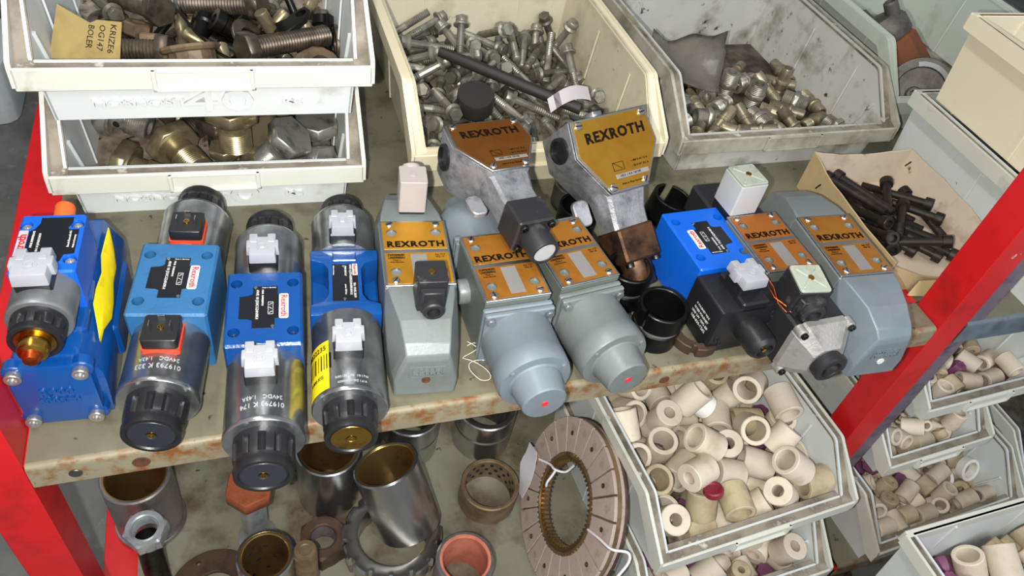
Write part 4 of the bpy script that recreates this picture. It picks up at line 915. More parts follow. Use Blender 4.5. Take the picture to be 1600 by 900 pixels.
# black socket head screws
def f(g): g.lathe([(0, 0), (.0052, .0006)]+thr(.0058, .001, .030, .0022, .0007)+[(.0056, .032), (.0056, .088), (0, .088)], 12)
def h(g): g.lathe([(0, .087), (.0088, .087), (.0090, .0885), (.0090, .0975), (.0082, .0985), (.0052, .0985), (.0046, .093), (0, .093)], 20)
kind('socket', 'socket_screw', 'screw', ('shank', gm(f, 'shank'), 'screw_black'), ('socket_head', gm(h, 'socket_head'), 'screw_black'))
# hollow hex bolts
def banjo(k, r, L, m):
    def f(g): g.lathe([(r*.55, 0), (r*.93, 0)]+thr(r, .0008, L*.5, .0026, .0009)+[(r*.88, L*.52), (r*.88, L*.8), (r*1.05, L*.82), (0, L*.82)], 24)
    def h(g): g.prism(circ(r*1.75, 6), L*.82, L*1.12, r*.09); g.lathe([(0, L*.78), (r*1.45, L*.78), (r*1.5, L*.82), (0, L*.83)], 24)
    def c(g): g.cyl(r*.26, -r*.02, r*.03, 14, T(r*.86, 0, L*.66) @ XR)
    kind(k, 'hollow_bolt', 'fitting', ('threaded_shank', gm(f, 'threaded_shank'), m), ('hex_head', gm(h, 'hex_head'), m), ('cross_hole', gm(c, 'cross_hole'), 'hole_dark'))
banjo('banjo_gold', .0185, .052, 'gold_zinc'); banjo('banjo_dark', .0165, .050, 'oily_steel'); banjo('banjo_small', .011, .036, 'gold_zinc'); banjo('banjo_zinc', .016, .052, 'clean_steel')
# oily mixed parts
def f(g): g.lathe([(0, 0), (.0105, .001)]+thr(.012, .0015, .095, .0036, .0014)+[(.0105, .097), (0, .097)], 16)
kind('stud', 'threaded_stud', 'bolt', ('stud_body', gm(f, 'stud_body'), 'oily_steel'), ('hex_head', gm(lambda g: hexmesh(g, .019, .096, .110), 'hex_head'), 'oily_steel'))
kind('pin', 'steel_pin', 'pin', ('pin_body', gm(lambda g: g.cyl(.0042, 0, .075, 14, None, .001), 'pin_body'), 'clean_steel'))
kind('nut', 'hex_nut', 'nut', ('nut_body', gm(lambda g: (g.lathe([(.0085, 0), (.014, 0), (.0165, .002), (.0165, .013), (.014, .015), (.0085, .015), (.0085, 0)], 6), None), 'nut_body', 25), 'oily_brown'))
kind('bignut', 'flanged_nut', 'nut', ('nut_body', gm(lambda g: (g.lathe([(.012, .0), (.030, 0), (.031, .003), (.029, .006), (.024, .007), (.024, .019), (.021, .021), (.012, .021), (.012, 0)], 12), None), 'nut_body', 20), 'oily_brown'))
kind('oring', 'steel_washer', 'washer', ('washer_body', gm(lambda g: g.ring(.022, .011, 0, .004, 28, None, .0006), 'washer_body'), 'oily_steel'))
kind('roller', 'steel_bush', 'bushing', ('bush_body', gm(lambda g: g.lathe([(.006, 0), (.0105, 0), (.0105, .024), (.013, .026), (.013, .036), (.006, .036), (.006, 0)], 18), 'bush_body'), 'oily_black'))
kind('rodbr', 'bronze_rod', 'rod', ('rod_body', gm(lambda g: g.lathe([(0, 0), (.0075, 0), (.0075, .012), (.0062, .014), (.0062, .030), (.0075, .032), (.0075, .052), (.0055, .056), (0, .056)], 16), 'rod_body'), 'gold_zinc'))
kind('screwdk', 'socket_screw', 'screw', ('shank', gm(lambda g: g.lathe([(0, 0)]+thr(.0050, .001, .045, .0022, .0007)+[(0, .045)], 10), 'shank'), 'oily_black'), ('socket_head', gm(lambda g: g.lathe([(0, .044), (.0078, .044), (.008, .053), (.0045, .053), (.004, .049), (0, .049)], 16), 'socket_head'), 'oily_black'))
BK, FK = 1.45, 1.25
for k_, sc_ in (('bolt', BK), ('bolt_short', BK), ('washer', BK), ('nipple', FK), ('union', FK), ('purple', 1.5)):
    for pn_, me_, m_ in KINDS[k_][2]: me_.transform(S(sc_ if sc_ != BK else 1.18, sc_ if sc_ != BK else 1.18, sc_))
def inst(k, X, label, group):
    name, cat, parts = KINDS[k]
    if len(parts) == 1: return tag(put(name, parts[0][1], parts[0][2], None, X), label, cat, group)
    o = thing(name, label, cat, X, group)
    for pn, me, m in parts: put(pn, me, m, o)
    return o
# resting places of the loose pieces: kind, x, y, z (mm), rotation quaternion (thousandths)
PILES = {
'C': {
 'bolt': ('long zinc flange bolt in the heap in the cream bin', 'zinc flange bolts in the cream bin', '469.1,576.3,9.3,416,18,-677,607 531.5,590.4,9.5,190,-609,300,709 482.4,589.5,9.3,5,-378,563,735 671.2,628.8,9.5,536,-575,-361,502 496.4,588.9,9.5,732,656,-177,-49 455.9,467.8,9.3,502,328,-592,538 505.8,436.8,9.5,731,-650,196,-71 654.2,657.9,38.3,567,569,-577,148 610.1,661.6,9.3,461,-431,522,-574 615,507.3,9.3,475,-50,-676,562 444.6,618,9.2,558,576,302,-516 668.7,664.6,39,310,379,-719,493 634.2,457.2,8.3,197,-463,284,816 543.3,595.3,9.3,581,-677,-24,451 634.1,361.3,9.3,311,-103,-670,-666 576.9,590.7,8.1,770,-353,379,373 571,424.6,9.5,606,485,-475,414 638.5,576.2,8,689,-282,385,546 650.8,422.2,9.3,351,87,672,-646 665.2,548.3,9.5,657,-678,-17,-331 661,494.5,9.3,683,656,-171,273 527.7,437.4,8.6,830,-544,103,-68 576.9,364.8,9.6,402,-265,625,614 693.8,530.3,9.3,646,594,-324,-353 686.9,424.6,9.2,156,20,629,-761 542.9,582.3,22.2,58,207,709,671 429.3,495.8,9.3,343,-596,323,-650 416.1,368.2,9.5,486,-411,540,551 584.3,579.1,8.5,285,-443,-349,-775 463.6,428.5,9.4,51,-673,89,-733 482.1,412.1,9.6,550,93,-673,486 414.7,559.3,9.5,98,-37,678,728 546.7,664.6,31.6,591,237,617,-463 472.6,568.8,18.4,386,-572,-239,-683 491.4,454.9,26.1,258,505,-527,-633 537.4,567.9,26.7,72,245,-455,-853 635.3,448.7,15.7,187,515,-278,-789 672.9,618.2,57.1,448,676,-561,166 559.4,564.2,9.2,366,498,373,692 542,582.2,37.3,252,-448,670,536 651.5,466.7,13.1,789,589,-95,-148 543.9,516.6,21.3,294,442,587,611 562.5,558.4,12.2,682,290,-270,615 673.2,615.4,38.3,400,671,-398,481 526.6,402.1,36,146,102,-750,-637 562.6,572.2,20.4,714,291,-629,99 414.9,515.1,38.6,637,634,-272,343 580.9,519.9,38.4,540,-564,-515,-353 593.9,527.5,9.4,262,603,310,687 581.8,570.8,43.8,288,644,-447,550 538.2,657.4,30.6,136,92,569,-806 494.7,535.1,38.2,463,407,-546,-568 410.1,599.8,28,673,42,665,322 497.4,458.8,8.7,302,532,171,-772 411.4,528.1,21.4,830,160,463,267 502.3,412.9,8.8,301,-192,-558,749 460.4,498.7,35,18,-65,636,-769 414.6,560,59.2,546,-692,394,258 509.8,550.6,29.6,821,-411,-92,-384 479.7,485.1,31.7,677,-211,646,282 634.8,433.3,9.3,720,618,277,-151 548.5,630.1,30.2,142,205,-566,786 605.8,549.2,38.4,582,-628,-220,-467 676.9,631.5,5.3,671,9,218,-708 481,365.9,27.2,148,560,516,631 556.5,537.2,54.6,571,182,-727,336 461.5,573.9,37.9,657,-127,569,-478 508.9,394,17,133,-260,489,822 687.3,502.2,13.2,464,-223,-425,-745 625.7,425.4,47.7,254,-638,456,-566 660.4,343.2,39.5,272,393,-713,-512 606.1,465.1,38.4,502,-729,-4,-465 433.5,625.2,37.8,677,134,560,458 557.5,434.7,10.5,749,-393,-194,498 539.5,380.9,9.5,705,97,-671,205 411.5,587.1,24.2,164,499,-149,837 530,483.8,44.1,466,172,746,-443 571.8,664.3,28.6,764,324,350,-435 706.7,487.3,8.2,734,457,-266,-427 599.1,556.5,47.5,579,-466,485,461 509.1,590.4,46.2,782,63,-619,26 512.9,341.4,8.9,751,-246,524,318 703.9,536,8.4,692,423,-343,474 486.2,660.4,69.8,331,-581,-649,363'),
 'bolt_short': ('shorter darker flange bolt in the heap in the cream bin', 'dark flange bolts in the cream bin', '491.6,510.3,9.4,734,-219,635,101 567.2,583.8,9.3,229,-527,-415,705 609.5,517.9,9.5,391,670,40,-630 431,636.8,31.3,724,-330,585,-159 458.7,543.7,25.5,593,-8,671,445 492.4,619.9,28,139,569,450,-674 704.9,398.4,9.3,698,-651,161,252 651.6,482.9,7.3,308,-187,-383,850 559.6,517.4,6.1,938,303,51,158 457,529,7.3,787,433,58,-435 529.8,557.6,36.9,99,-360,-525,765 651.2,427.5,20.1,709,595,-134,355 605.1,531.1,48.3,102,-480,-513,-705 683,555.4,27,160,644,95,-742 700.2,497.4,8.2,811,309,-423,-262 704.3,662.3,5.8,576,231,-102,-777 499,605.1,44.7,222,714,-102,-656 460,421,7.1,190,68,-391,898'),
 'washer': ('black washer among the bolts in the cream bin', 'washers in the cream bin', '545.3,442.5,6.4,1,-935,-356,1 463,541.7,11.2,799,290,228,475 510.7,585.8,11.3,168,731,-634,-189 550.7,655.4,6.4,0,-828,-560,0 456.6,596.7,6.4,0,-361,-932,0 629.9,513.8,6.4,1,910,414,0'),
},
'D': {
 'nipple': ('slim brass-coloured pipe nipple lying in the dirty grey bin', 'pipe nipples in the grey bin', '1035,541.4,13.8,137,-534,435,-712 987.4,386.4,13.8,298,-187,-663,-661 889.3,384.1,13.8,669,-688,32,-280 828.4,347.8,13.8,658,-176,-666,-304 974.3,545.9,13.8,657,-177,666,306 941.5,351.9,13.8,425,-668,-168,588 1088.3,532.1,13.8,459,-449,522,561 986.7,460.3,13.8,141,-357,589,-711 909.6,349.6,34.2,703,-221,-646,-200 856.2,502.1,13.8,649,-574,-381,-322 997.8,426.8,33,521,831,8,194 1008.8,468.7,13.8,434,684,-81,581 921.5,539.2,13.8,219,673,-148,-691 1041.9,498.9,3.8,90,0,0,996 1029.5,478,12,867,-301,-374,-136 823.9,437.9,13.8,173,-304,618,704 872.2,448.4,13.8,219,-263,-637,-691 816.6,373.3,13.8,458,-680,-110,-562 936.5,386.9,12.8,797,-543,11,266 859.9,391.1,11.3,331,-425,-78,-839 903.4,391.3,21.5,183,-425,398,-792 1090.4,492.1,13.8,563,520,-452,456 1031.4,403.6,13.8,695,-79,684,208 784,536.8,13.8,629,-596,346,361'),
 'union': ('zinc hex union fitting lying in the dirty grey bin', 'hex unions in the grey bin', '851.8,381.4,19,348,359,-609,615 892.8,425.8,19,552,-552,-441,441 783.3,504.1,19,269,-701,94,-654 916.3,520.8,19,518,676,208,-481 1089.8,370.6,19,540,-666,239,457 970.9,517.6,19,289,-703,72,-645 831.6,425.2,19,622,-20,-707,336 1038.8,479.7,19,568,80,703,-421 837.4,552.6,19,206,689,-160,-677 954.2,517.4,3.8,826,0,0,-564 1065.5,373.4,19,497,-497,-503,503 874.5,561,19,439,439,554,554 960.3,397.8,20.7,630,-689,159,321 920.9,622,19,286,286,646,646 925.3,468.9,19,618,618,-344,-344 985,481.5,44.4,0,985,-174,0 978,364.5,17.6,471,-434,521,-565 842.7,492.8,19,51,-51,705,-705 934.5,576.4,44.4,0,-959,-284,0 795,434.3,19,411,-293,-644,-575'),
},
'H': {
 'sleeve': ('large hollow ceramic sleeve in the heaped bin below the shelf edge', 'large ceramic sleeves in the heaped bin', '816.3,103.4,-329.2,529,594,383,-469 682,23.4,-304.7,0,374,-927,0 737.6,174.9,-329.4,433,613,-352,-559 858.7,67.1,-338.5,192,209,240,-928 699.9,-16,-350.7,467,0,0,884 733.4,65.2,-329.4,676,-643,-293,206 902.5,-17.3,-329.2,690,-247,662,-154 658,248.5,-329.4,205,644,-292,677 743.9,256.1,-304.7,0,935,-355,0 787.5,-63.5,-329.4,289,-336,622,645 772.5,3.3,-350.7,776,0,0,-630 673.9,129.4,-337.6,759,297,-183,550 769.3,218.6,-304.7,0,-354,-935,0 802,260.6,-329.4,414,-602,370,-573 831.5,7.6,-329.4,147,-583,401,692 844.2,218.9,-329.4,510,-441,552,-490 903,52.1,-329.4,188,558,434,-682 776.8,201.6,-304.1,832,32,32,-553 908.8,243.9,-329.4,371,-415,572,602 876.1,177.5,-309,232,671,-222,-668 780.3,155.4,-285,694,-148,691,-137 892.6,155.9,-331.7,838,513,175,-67 842.1,114.6,-292.4,741,595,-308,47 680,50.3,-279,159,-487,800,311 686.2,250.8,-309.1,402,72,53,911 906.3,276.6,-272.2,440,599,565,-357 929,9.6,-279.1,141,420,-854,-275 702.5,153,-315.3,119,98,-357,921 719.3,62.2,-262.6,83,-208,973,52 760.7,257.5,-279.6,502,-401,731,-228 853.5,-37.1,-304.9,395,-145,-902,94 837.4,24.6,-289.4,249,700,-116,659 920.7,65.3,-308.2,972,18,15,233 799.3,111.6,-313,784,-225,-419,399 758.8,37.4,-289.8,526,683,-206,-464 740.2,211.9,-270.1,516,-661,-466,-284 799.5,71.1,-294.2,518,494,-383,-585 714.5,188.2,-292.1,904,377,180,-87 648.9,206.2,-292,723,117,660,165 920.2,98,-239.5,181,248,671,-675 808.4,232.5,-262.8,879,-172,-445,-6 907.2,130.3,-260.1,767,463,-282,-343 865.2,67,-275.4,461,311,202,-806 905.9,-21.6,-271.7,690,-367,-253,570 674.8,119.9,-256,320,741,-527,266 774.5,116.3,-271,949,-61,280,-128 793.1,35.7,-265.1,611,235,-452,-606 862.1,250.1,-264.1,226,473,-140,840'),
 'sleeve_thick': ('thick-walled ceramic sleeve in the heaped bin below the shelf edge', 'thick-walled ceramic sleeves in the heaped bin', '714.1,25.9,-330.4,631,-583,399,-320 840,9.5,-330.4,469,-231,668,-529 868.9,98.6,-330.4,262,-617,345,657 787.6,204.8,-330.4,441,-365,606,-553 722,133.6,-312.9,226,-487,714,-449 739.5,218.5,-318.9,679,-119,-537,486 668.2,192.7,-330.4,336,289,645,-622 911,226.3,-287.3,492,452,544,-508 765.1,52.7,-330.3,121,-1,707,697 878.4,128.8,-269.2,193,-583,-775,152 691.8,-36.1,-305,851,143,-158,480 759.1,176.4,-294.5,371,324,584,-645 859.3,-37.7,-280.3,344,-335,871,-104 890.1,200.7,-281.3,774,239,-320,-491 823.2,1.7,-290.4,394,478,-402,-674 828.6,49.7,-299.7,969,152,-172,-88 761.7,6.9,-257.8,627,526,-397,-416 908.4,33.9,-244.4,210,-482,-794,305 843.1,205.2,-265.5,642,139,-753,44 738.8,105.9,-289.2,844,86,81,-524'),
 'sleeve_tan': ('darker tan ceramic sleeve in the heaped bin below the shelf edge', 'tan ceramic sleeves in the heaped bin', '796.9,156.4,-350.7,645,0,0,764 911.6,212.2,-329.4,551,511,-489,443 923.5,92.2,-329.4,702,615,-349,-87 821.4,241.9,-318.8,399,190,-331,833 856.4,264.7,-286.8,133,-889,265,-348 764.2,-43.7,-329.2,283,668,-233,-648 950.3,-29.8,-290.2,704,172,-678,-123 683.6,2.3,-256.7,187,-868,-453,-81 747.4,-35.5,-309.4,721,-161,-169,-652 857.1,87.5,-291.5,735,166,657,-7 797.5,-15.1,-288.2,567,465,-509,450 913.9,173.8,-298.6,370,247,-435,782 848.2,153.3,-247.6,94,-522,-835,-146 829.9,239.3,-287.1,598,-350,-200,-693'),
 'sleeve_white': ('bright white short ceramic sleeve in the heaped bin', 'white short sleeves in the heaped bin', '857.1,176.3,-350.7,996,0,0,86 780.4,118.6,-330.7,0,373,928,0 758.9,184.2,-331.4,589,533,-465,-391 821,110.9,-278,694,-453,-226,513'),
 'purple': ('purple knob between the ceramic sleeves of the heaped bin', 'purple knobs in the heaped bin', '916.6,122.9,-333,105,852,156,488 748.3,-4.4,-337.1,458,752,-13,-474 700.5,205.1,-328.9,3,957,-289,-4 784.2,242.3,-333,48,407,764,498 762.4,150,-328.9,0,-427,-904,0 878.2,45.8,-288.5,33,965,-242,95 925.7,108.1,-307.2,190,496,843,-88 750.7,97.4,-302,130,-460,-810,340'),
},
'H2': {
 'sleeve_thick': ('thick ceramic sleeve in the bin beneath the heaped ceramic bin', 'thick sleeves in the bin beneath', '918.5,-30.8,-455.9,700,360,-608,100 866.4,-8.8,-455.9,672,462,-536,222 668.2,3.8,-455.9,294,625,331,643 690.1,-42.3,-455.7,122,65,704,-696 788.2,-18.8,-476.2,792,0,0,611 747.4,-13.9,-476.2,964,0,0,-264 921.6,-67.3,-443.4,422,103,-67,898 912.7,20.2,-458.2,63,403,360,-839 768.7,-77.8,-444.1,857,-45,485,168 894.5,-15,-424.3,541,67,-666,508'),
 'tube_thick': ('short tan ceramic tube in the bin beneath the heaped ceramic bin', 'tan tubes in the bin beneath', '867.7,21.8,-461.3,252,514,486,-661 714.5,-90.8,-461.3,471,-536,461,-527 814.5,5.5,-476.2,935,1,1,354 684.8,-42.1,-461.2,403,-436,557,581 822.8,-86.2,-461.3,642,329,-626,-296 838.7,-82.2,-454,985,0,0,-175'),
 'tube': ('small ceramic tube in the bin beneath the heaped ceramic bin', 'small tubes in the bin beneath', '935.8,-88.5,-462.3,368,-647,286,604 862.3,-55,-462.3,603,571,417,-369 765,15.6,-462.3,41,705,52,706 726.2,13.4,-442.2,0,264,964,0 807,-55,-462.3,243,675,212,664 731.6,-39.9,-462.3,178,275,-652,684 841.6,28.6,-447.4,709,541,207,-403 667.2,10.4,-421.9,544,-479,519,-452 765.5,-90.2,-471.4,978,-8,-191,90 719.7,-68.1,-434.2,707,-113,698,20'),
 'purple': ('purple knob in the bin beneath the heaped ceramic bin', 'purple knobs in the bin beneath', '783.8,-54.8,-458.5,223,654,568,447 837.4,-84.7,-454.4,0,-155,-988,0 771.8,-60.5,-458.5,63,859,109,-496 696.3,-85.6,-462.6,286,251,698,-606 917.9,18.9,-457.7,245,281,826,423 892.1,-84.3,-454.5,0,-975,-221,0 708.3,-32.2,-457.7,450,-725,485,-189 930,-26.9,-458.5,406,-736,-456,-292'),
},
'I': {
 'tube': ('ceramic tube in the upper right bay bin under the grey-blue lip', 'tubes in the upper right bay bin', '1177.9,78.8,-229.3,493,-657,261,507 1229.8,54.7,-229.3,486,646,288,513 1296.1,184.9,-229.3,261,507,492,-657 1273,44.6,-229.3,431,-613,353,-561 1125.3,147.7,-229.3,577,598,-377,408 1214,224.6,-229.3,341,-552,-442,619 1171,251,-229.3,610,-427,563,-357 1296.7,75.7,-229.3,213,580,404,674 1178.4,37.8,-243.2,715,0,0,-699 1242.2,121.7,-209.2,0,559,829,0 1277.2,141.6,-229.3,221,398,585,-672 1155.6,250.4,-229.3,471,132,-695,528 1284.3,69,-229.3,691,-540,-457,-150 1217.5,135.4,-243.2,321,0,0,947 1212.6,108.5,-229.3,682,558,435,188 1251.6,209.1,-229.3,410,-331,625,-576 1292.5,266.1,-229.3,348,656,-264,616 1249.5,236.6,-229.3,697,676,-208,-118 1195.5,230.6,-207,170,-331,-508,-777 1117.3,191,-229.3,395,-699,-109,-587 1211.9,163.1,-209.2,0,-25,1000,0 1161.3,60.2,-243.2,718,0,0,-696 1175,239.7,-211,228,556,327,-729 1305.6,200.7,-243.2,451,0,0,-892 1319.6,35.7,-207.2,633,-635,312,316 1293,207.3,-206.6,165,-673,59,719'),
 'tube_thick': ('short tan ceramic tube in the upper right bay bin', 'tan tubes in the upper right bay bin', '1324.3,132.1,-228.3,681,-421,-568,190 1206.3,58.6,-228.3,688,645,290,-163 1180.2,167.5,-228.3,508,-439,-554,492 1166.1,208.3,-228.3,673,666,236,-218 1264.6,186,-228.2,532,676,207,-466 1121,249.6,-243.2,815,0,0,580 1313.9,153.8,-220.2,79,-17,-457,-886 1295.1,98.8,-228.3,162,81,702,688 1253,264,-228.3,658,686,171,260 1197.4,114.2,-243.2,983,0,0,-186 1208.9,89.8,-228.3,686,554,-440,171 1221.4,191.2,-230.7,741,192,-474,-434 1281.2,233.4,-243.2,242,0,0,-970 1130.3,79,-200.8,0,-911,413,0'),
 'ring': ('white ceramic ring in the upper right bay bin', 'rings in the upper right bay bin', '1135.7,85.4,-243.2,579,0,0,815 1136.7,166.2,-222.4,345,555,438,617 1218,249.9,-222.4,706,130,695,-39'),
 'purple': ('purple knob in the upper right bay bin', 'purple knobs in the upper right bay bin', '1245.8,181.5,-229.6,374,-740,-136,543 1120.6,34.9,-229.6,141,740,133,644 1249.3,76.8,-243.2,234,0,0,972 1193.2,199.4,-202.2,135,859,-420,-260 1252.5,148.8,-228.7,387,555,-511,-530 1184.4,135.2,-229.6,354,-734,-163,556 1154.1,122,-243.2,991,0,0,-133 1320.8,53.7,-221.4,0,224,-975,0'),
},
'J': {
 'bead': ('slim ceramic bead in the small middle bin of the right bay', 'slim beads in the small middle bin', '1221.9,110.1,-334.8,192,83,702,-681 1147.6,162.6,-334.8,105,-364,606,-699 1089.6,72.3,-337.3,869,448,42,208 1093.5,115.1,-334.8,406,154,690,579 1219.7,245.3,-334.8,688,698,-114,162 1134.3,38.9,-334.8,352,-269,-654,613 1228.9,199.1,-334.8,410,-599,375,-576 1081.6,201.9,-334.8,255,367,-604,659 1097.8,162.8,-334.8,319,-705,-54,-631 1158.2,77.6,-334.8,454,-212,675,-542 1110,104.2,-334.8,542,-30,706,454 1188.8,112.9,-334.8,622,-72,-703,-336 1138.5,118.3,-334.8,376,544,-451,599 1194.7,63.6,-344.2,364,0,0,931 1224.4,161.6,-334.8,694,530,-469,135 1213.7,69.8,-334.8,690,-664,-242,153 1219.4,192,-344.2,744,0,0,668 1162.9,122.5,-334.8,685,-650,-278,-175 1124.6,93.6,-326.9,193,127,479,847 1177.3,188,-324.2,0,-983,182,0 1251,219.7,-334.8,293,-625,-332,643 1132.8,229.7,-324.2,0,-671,-742,0 1198.7,203.4,-324.2,0,-899,-438,0 1183.9,45,-318.2,582,739,288,-181 1118,64.2,-324.2,0,137,991,0 1168.3,53.3,-316.8,407,-664,569,-263 1207.3,39.7,-322.1,840,420,-55,-339 1252.6,153,-334.8,162,698,-114,-688 1191.1,127.8,-318.9,730,553,-214,-342 1082.4,180.4,-334.8,564,610,-357,427 1176.1,89,-334.8,122,-521,478,-697 1166.8,134.3,-326.2,538,113,101,829 1227.4,215.9,-334.8,415,603,-370,-572 1124.5,132.8,-324.9,850,230,-439,179'),
 'bead_tan': ('tan ceramic bead in the small middle bin of the right bay', 'tan beads in the small middle bin', '1193.6,43.3,-344.2,981,0,0,-195 1165.3,231,-333.8,413,-601,372,-574 1175.5,38.8,-333.8,705,-216,-673,58 1177.3,167.2,-333.8,213,-704,-61,674 1155.6,74.2,-333.8,212,454,-542,-675 1132.7,209.4,-330.2,0,-992,123,0 1127.9,83.6,-333.8,61,628,-326,705 1125.2,177.1,-330.2,0,614,789,0 1219.3,5.8,-317.7,220,-254,449,828 1200.3,232.2,-344.2,584,0,0,812'),
 'tube': ('ceramic tube in the small middle bin of the right bay', 'tubes in the small middle bin', '1116.6,80.5,-330.2,45,564,-427,-706 1220.6,85.3,-306.2,162,-651,-485,-561 1225.7,69.7,-330.3,690,-253,660,156 1185.9,183.3,-330.3,386,705,55,592 1121.4,8.3,-331.9,812,-89,-545,191 1120,159.3,-330.3,279,-199,679,-650 1220.8,35.2,-330.3,401,-147,692,-583 1199.1,102.4,-344.2,51,0,0,-999 1132.7,32.9,-315.4,361,189,527,-746 1089.8,131.3,-315.4,479,434,-330,688 1207.2,14.3,-330.3,703,-22,-707,71 1170.1,106.1,-335.8,161,238,260,-922 1104.9,33.3,-309.1,877,433,10,208 1135,49.7,-319.1,889,54,-284,-354 1196.1,54.6,-305.5,436,-546,-557,-449 1238.9,175.9,-310.2,0,917,-398,0 1223.9,120.5,-330.3,626,-64,-704,-329 1148.9,169.6,-330.3,123,31,706,696 1248.7,24.5,-316.9,902,-15,39,429 1155.7,38.1,-312.3,41,-406,342,-847'),
 'tube_thick': ('short tan ceramic tube in the small middle bin of the right bay', 'tan tubes in the small middle bin', '1231.5,127.4,-329.3,610,-400,583,-358 1172.8,12.9,-329.3,290,-623,-334,645 1123.2,203.9,-329.3,650,-17,-707,279 1090.4,145.8,-344.2,8,0,0,-1000 1085.1,220.5,-318.2,0,-691,723,0 1096.5,31.9,-332.7,843,-405,51,-351 1248.1,49.6,-344.2,881,0,0,474 1217.6,54.2,-344.2,294,0,0,956 1101,153.9,-317.8,669,4,27,743 1094.2,67.7,-297,138,-791,-508,-311 1145.7,39.6,-329.3,645,-688,-163,-291 1142.1,129.2,-310.2,464,102,770,-426 1143.8,82.7,-313.8,469,-285,-217,807 1180.6,161.8,-309.1,440,837,287,154 1209.9,150.9,-307,462,-319,731,-387 1112.3,230.3,-312,786,505,92,-345'),
},
'K': {
 'tube': ('ceramic tube in the large mixed bin of the right bay', 'tubes in the large mixed bin', '1274.5,55.5,-462.3,405,477,522,580 1300.3,-59.2,-462.3,413,-601,372,-574 1186.9,22.8,-462.3,344,-280,649,618 1338.4,74.5,-462.3,446,486,-514,549 1317,118,-462.3,661,-204,-677,250 1165.8,71.9,-462.3,633,694,136,-315 1105.3,-0.5,-462.3,489,-285,647,511 1228.3,-5.3,-462.3,353,-561,430,613 1118.6,-71.8,-442.2,0,-907,-421,0 1119,104.1,-462.3,623,-290,-645,334 1329.6,37.2,-459.7,415,-113,-544,721 1163.5,23.8,-440.2,80,885,-451,-86 1160.6,98.4,-476.2,978,0,0,208 1136.9,-67.9,-462.3,96,357,610,701 1133.3,105.1,-442.2,0,890,456,0 1145.3,-83.2,-435.4,723,-671,-137,-90 1206,-65.8,-462.3,623,-290,-645,335 1289.4,87.8,-476.2,103,0,0,-995 1174.3,-17.9,-462.3,466,313,634,-531 1251,13.5,-476.2,266,0,0,964 1203.7,56.1,-436.9,589,747,307,-34 1322.8,-3,-462.3,439,-618,344,-554 1145.9,4.4,-428.6,343,-708,-607,115 1317.6,85.3,-476.2,592,0,0,-806 1313,-58.3,-423.3,250,772,-340,-475 1256.7,-33.8,-462.3,541,522,-477,455 1221.8,23.4,-434.4,287,79,699,-651 1245.9,76.6,-470.9,804,-116,-179,555 1081.9,51.5,-448.7,494,-443,-537,-521 1220.9,-64.7,-431.8,478,-486,-523,511 1126.6,-22.8,-439.3,605,183,-446,634 1268.2,30.2,-429.4,800,269,530,81 1237.1,89.9,-441.1,725,-660,-6,-197 1232.5,-62.2,-419.8,225,527,808,136 1142.5,52.5,-436,708,-655,262,18 1264.5,-40.3,-449.1,716,-56,63,-694 1218.1,-35.4,-431.9,247,-603,-647,396 1176.2,-35.6,-427.4,844,-272,462,-5 1150.7,108.4,-432.8,872,344,-173,-303 1359.5,-55.1,-438.3,122,-630,-148,752 1304.4,32.7,-448.1,350,-385,270,810 1127.4,-71.3,-427.9,373,-574,-413,601 1076.4,31.7,-419.2,385,-337,572,-641 1284.6,-5.2,-414.3,181,-657,-502,533'),
 'tube_thick': ('short tan ceramic tube in the large mixed bin of the right bay', 'tan tubes in the large mixed bin', '1296.3,-13,-450.2,0,978,207,0 1136.7,76,-450.2,0,436,900,0 1344.8,-29.1,-476.2,45,0,0,999 1160.2,7.6,-461.3,691,705,60,152 1245,-18.2,-462.5,730,117,572,355 1228.9,48.5,-466.9,904,132,341,-220 1086.3,5.2,-440.8,404,-559,-613,-385 1278.9,10.9,-447,296,-634,712,56 1078.3,-73.8,-461.3,548,-484,515,-447 1106.1,-36.8,-461.3,450,-374,600,-546 1139.7,-19.5,-446.9,276,-568,-772,-68 1284.9,-59.2,-450.2,0,-609,-793,0 1172.5,90,-444.9,676,117,697,-208 1193.3,2.7,-450.2,0,571,-821,0 1264.3,88.4,-428.4,455,886,73,-48 1206.3,-64.8,-461.3,704,22,707,71 1128.4,44.4,-450.2,0,129,-992,0 1105.7,83,-461.3,699,687,168,-107 1074.8,-43.8,-461.3,515,447,548,484 1158.6,-61.7,-436.3,732,-226,605,-219 1263.5,101.3,-450.2,0,694,-720,0 1173.9,-3.3,-421.2,88,-455,-882,87 1324.5,-28.9,-453.4,871,123,-409,244 1212.1,110.5,-467.9,590,311,77,741 1109.2,86.4,-446.7,659,54,99,744 1191.5,22.9,-420.5,165,-256,-951,58 1086.5,-0.4,-461.3,698,688,162,-114 1237.1,-8,-432.3,428,572,-402,573 1241,32,-427.7,480,-14,827,293 1155,-29.7,-423.5,30,606,791,-81 1092.7,101.3,-431.7,635,-23,-769,64 1348,7.8,-430.4,164,568,-630,-503 1089.5,-41.1,-446,292,-16,-68,-954 1180.7,68.6,-437.5,363,89,-677,635'),
 'ring': ('bright white ceramic ring in the large mixed bin of the right bay', 'white rings in the large mixed bin', '1197.4,77.4,-460.2,0,834,551,0 1270.5,51.4,-458.3,316,517,-8,-795 1212.6,-31.7,-451.1,104,-717,-596,-346 1289.1,-8.8,-446,217,-143,-125,958 1193.4,112,-432.4,510,421,-682,312 1090.1,35.2,-455.3,479,-441,-553,-520 1337.1,-4.7,-428.5,340,222,-436,803 1226.4,104.6,-412.5,37,-968,138,-208 1111.4,51.8,-425.4,133,-822,-487,265 1092.8,-15,-425.4,592,-436,620,276 1329.5,54.3,-443.8,625,115,109,765'),
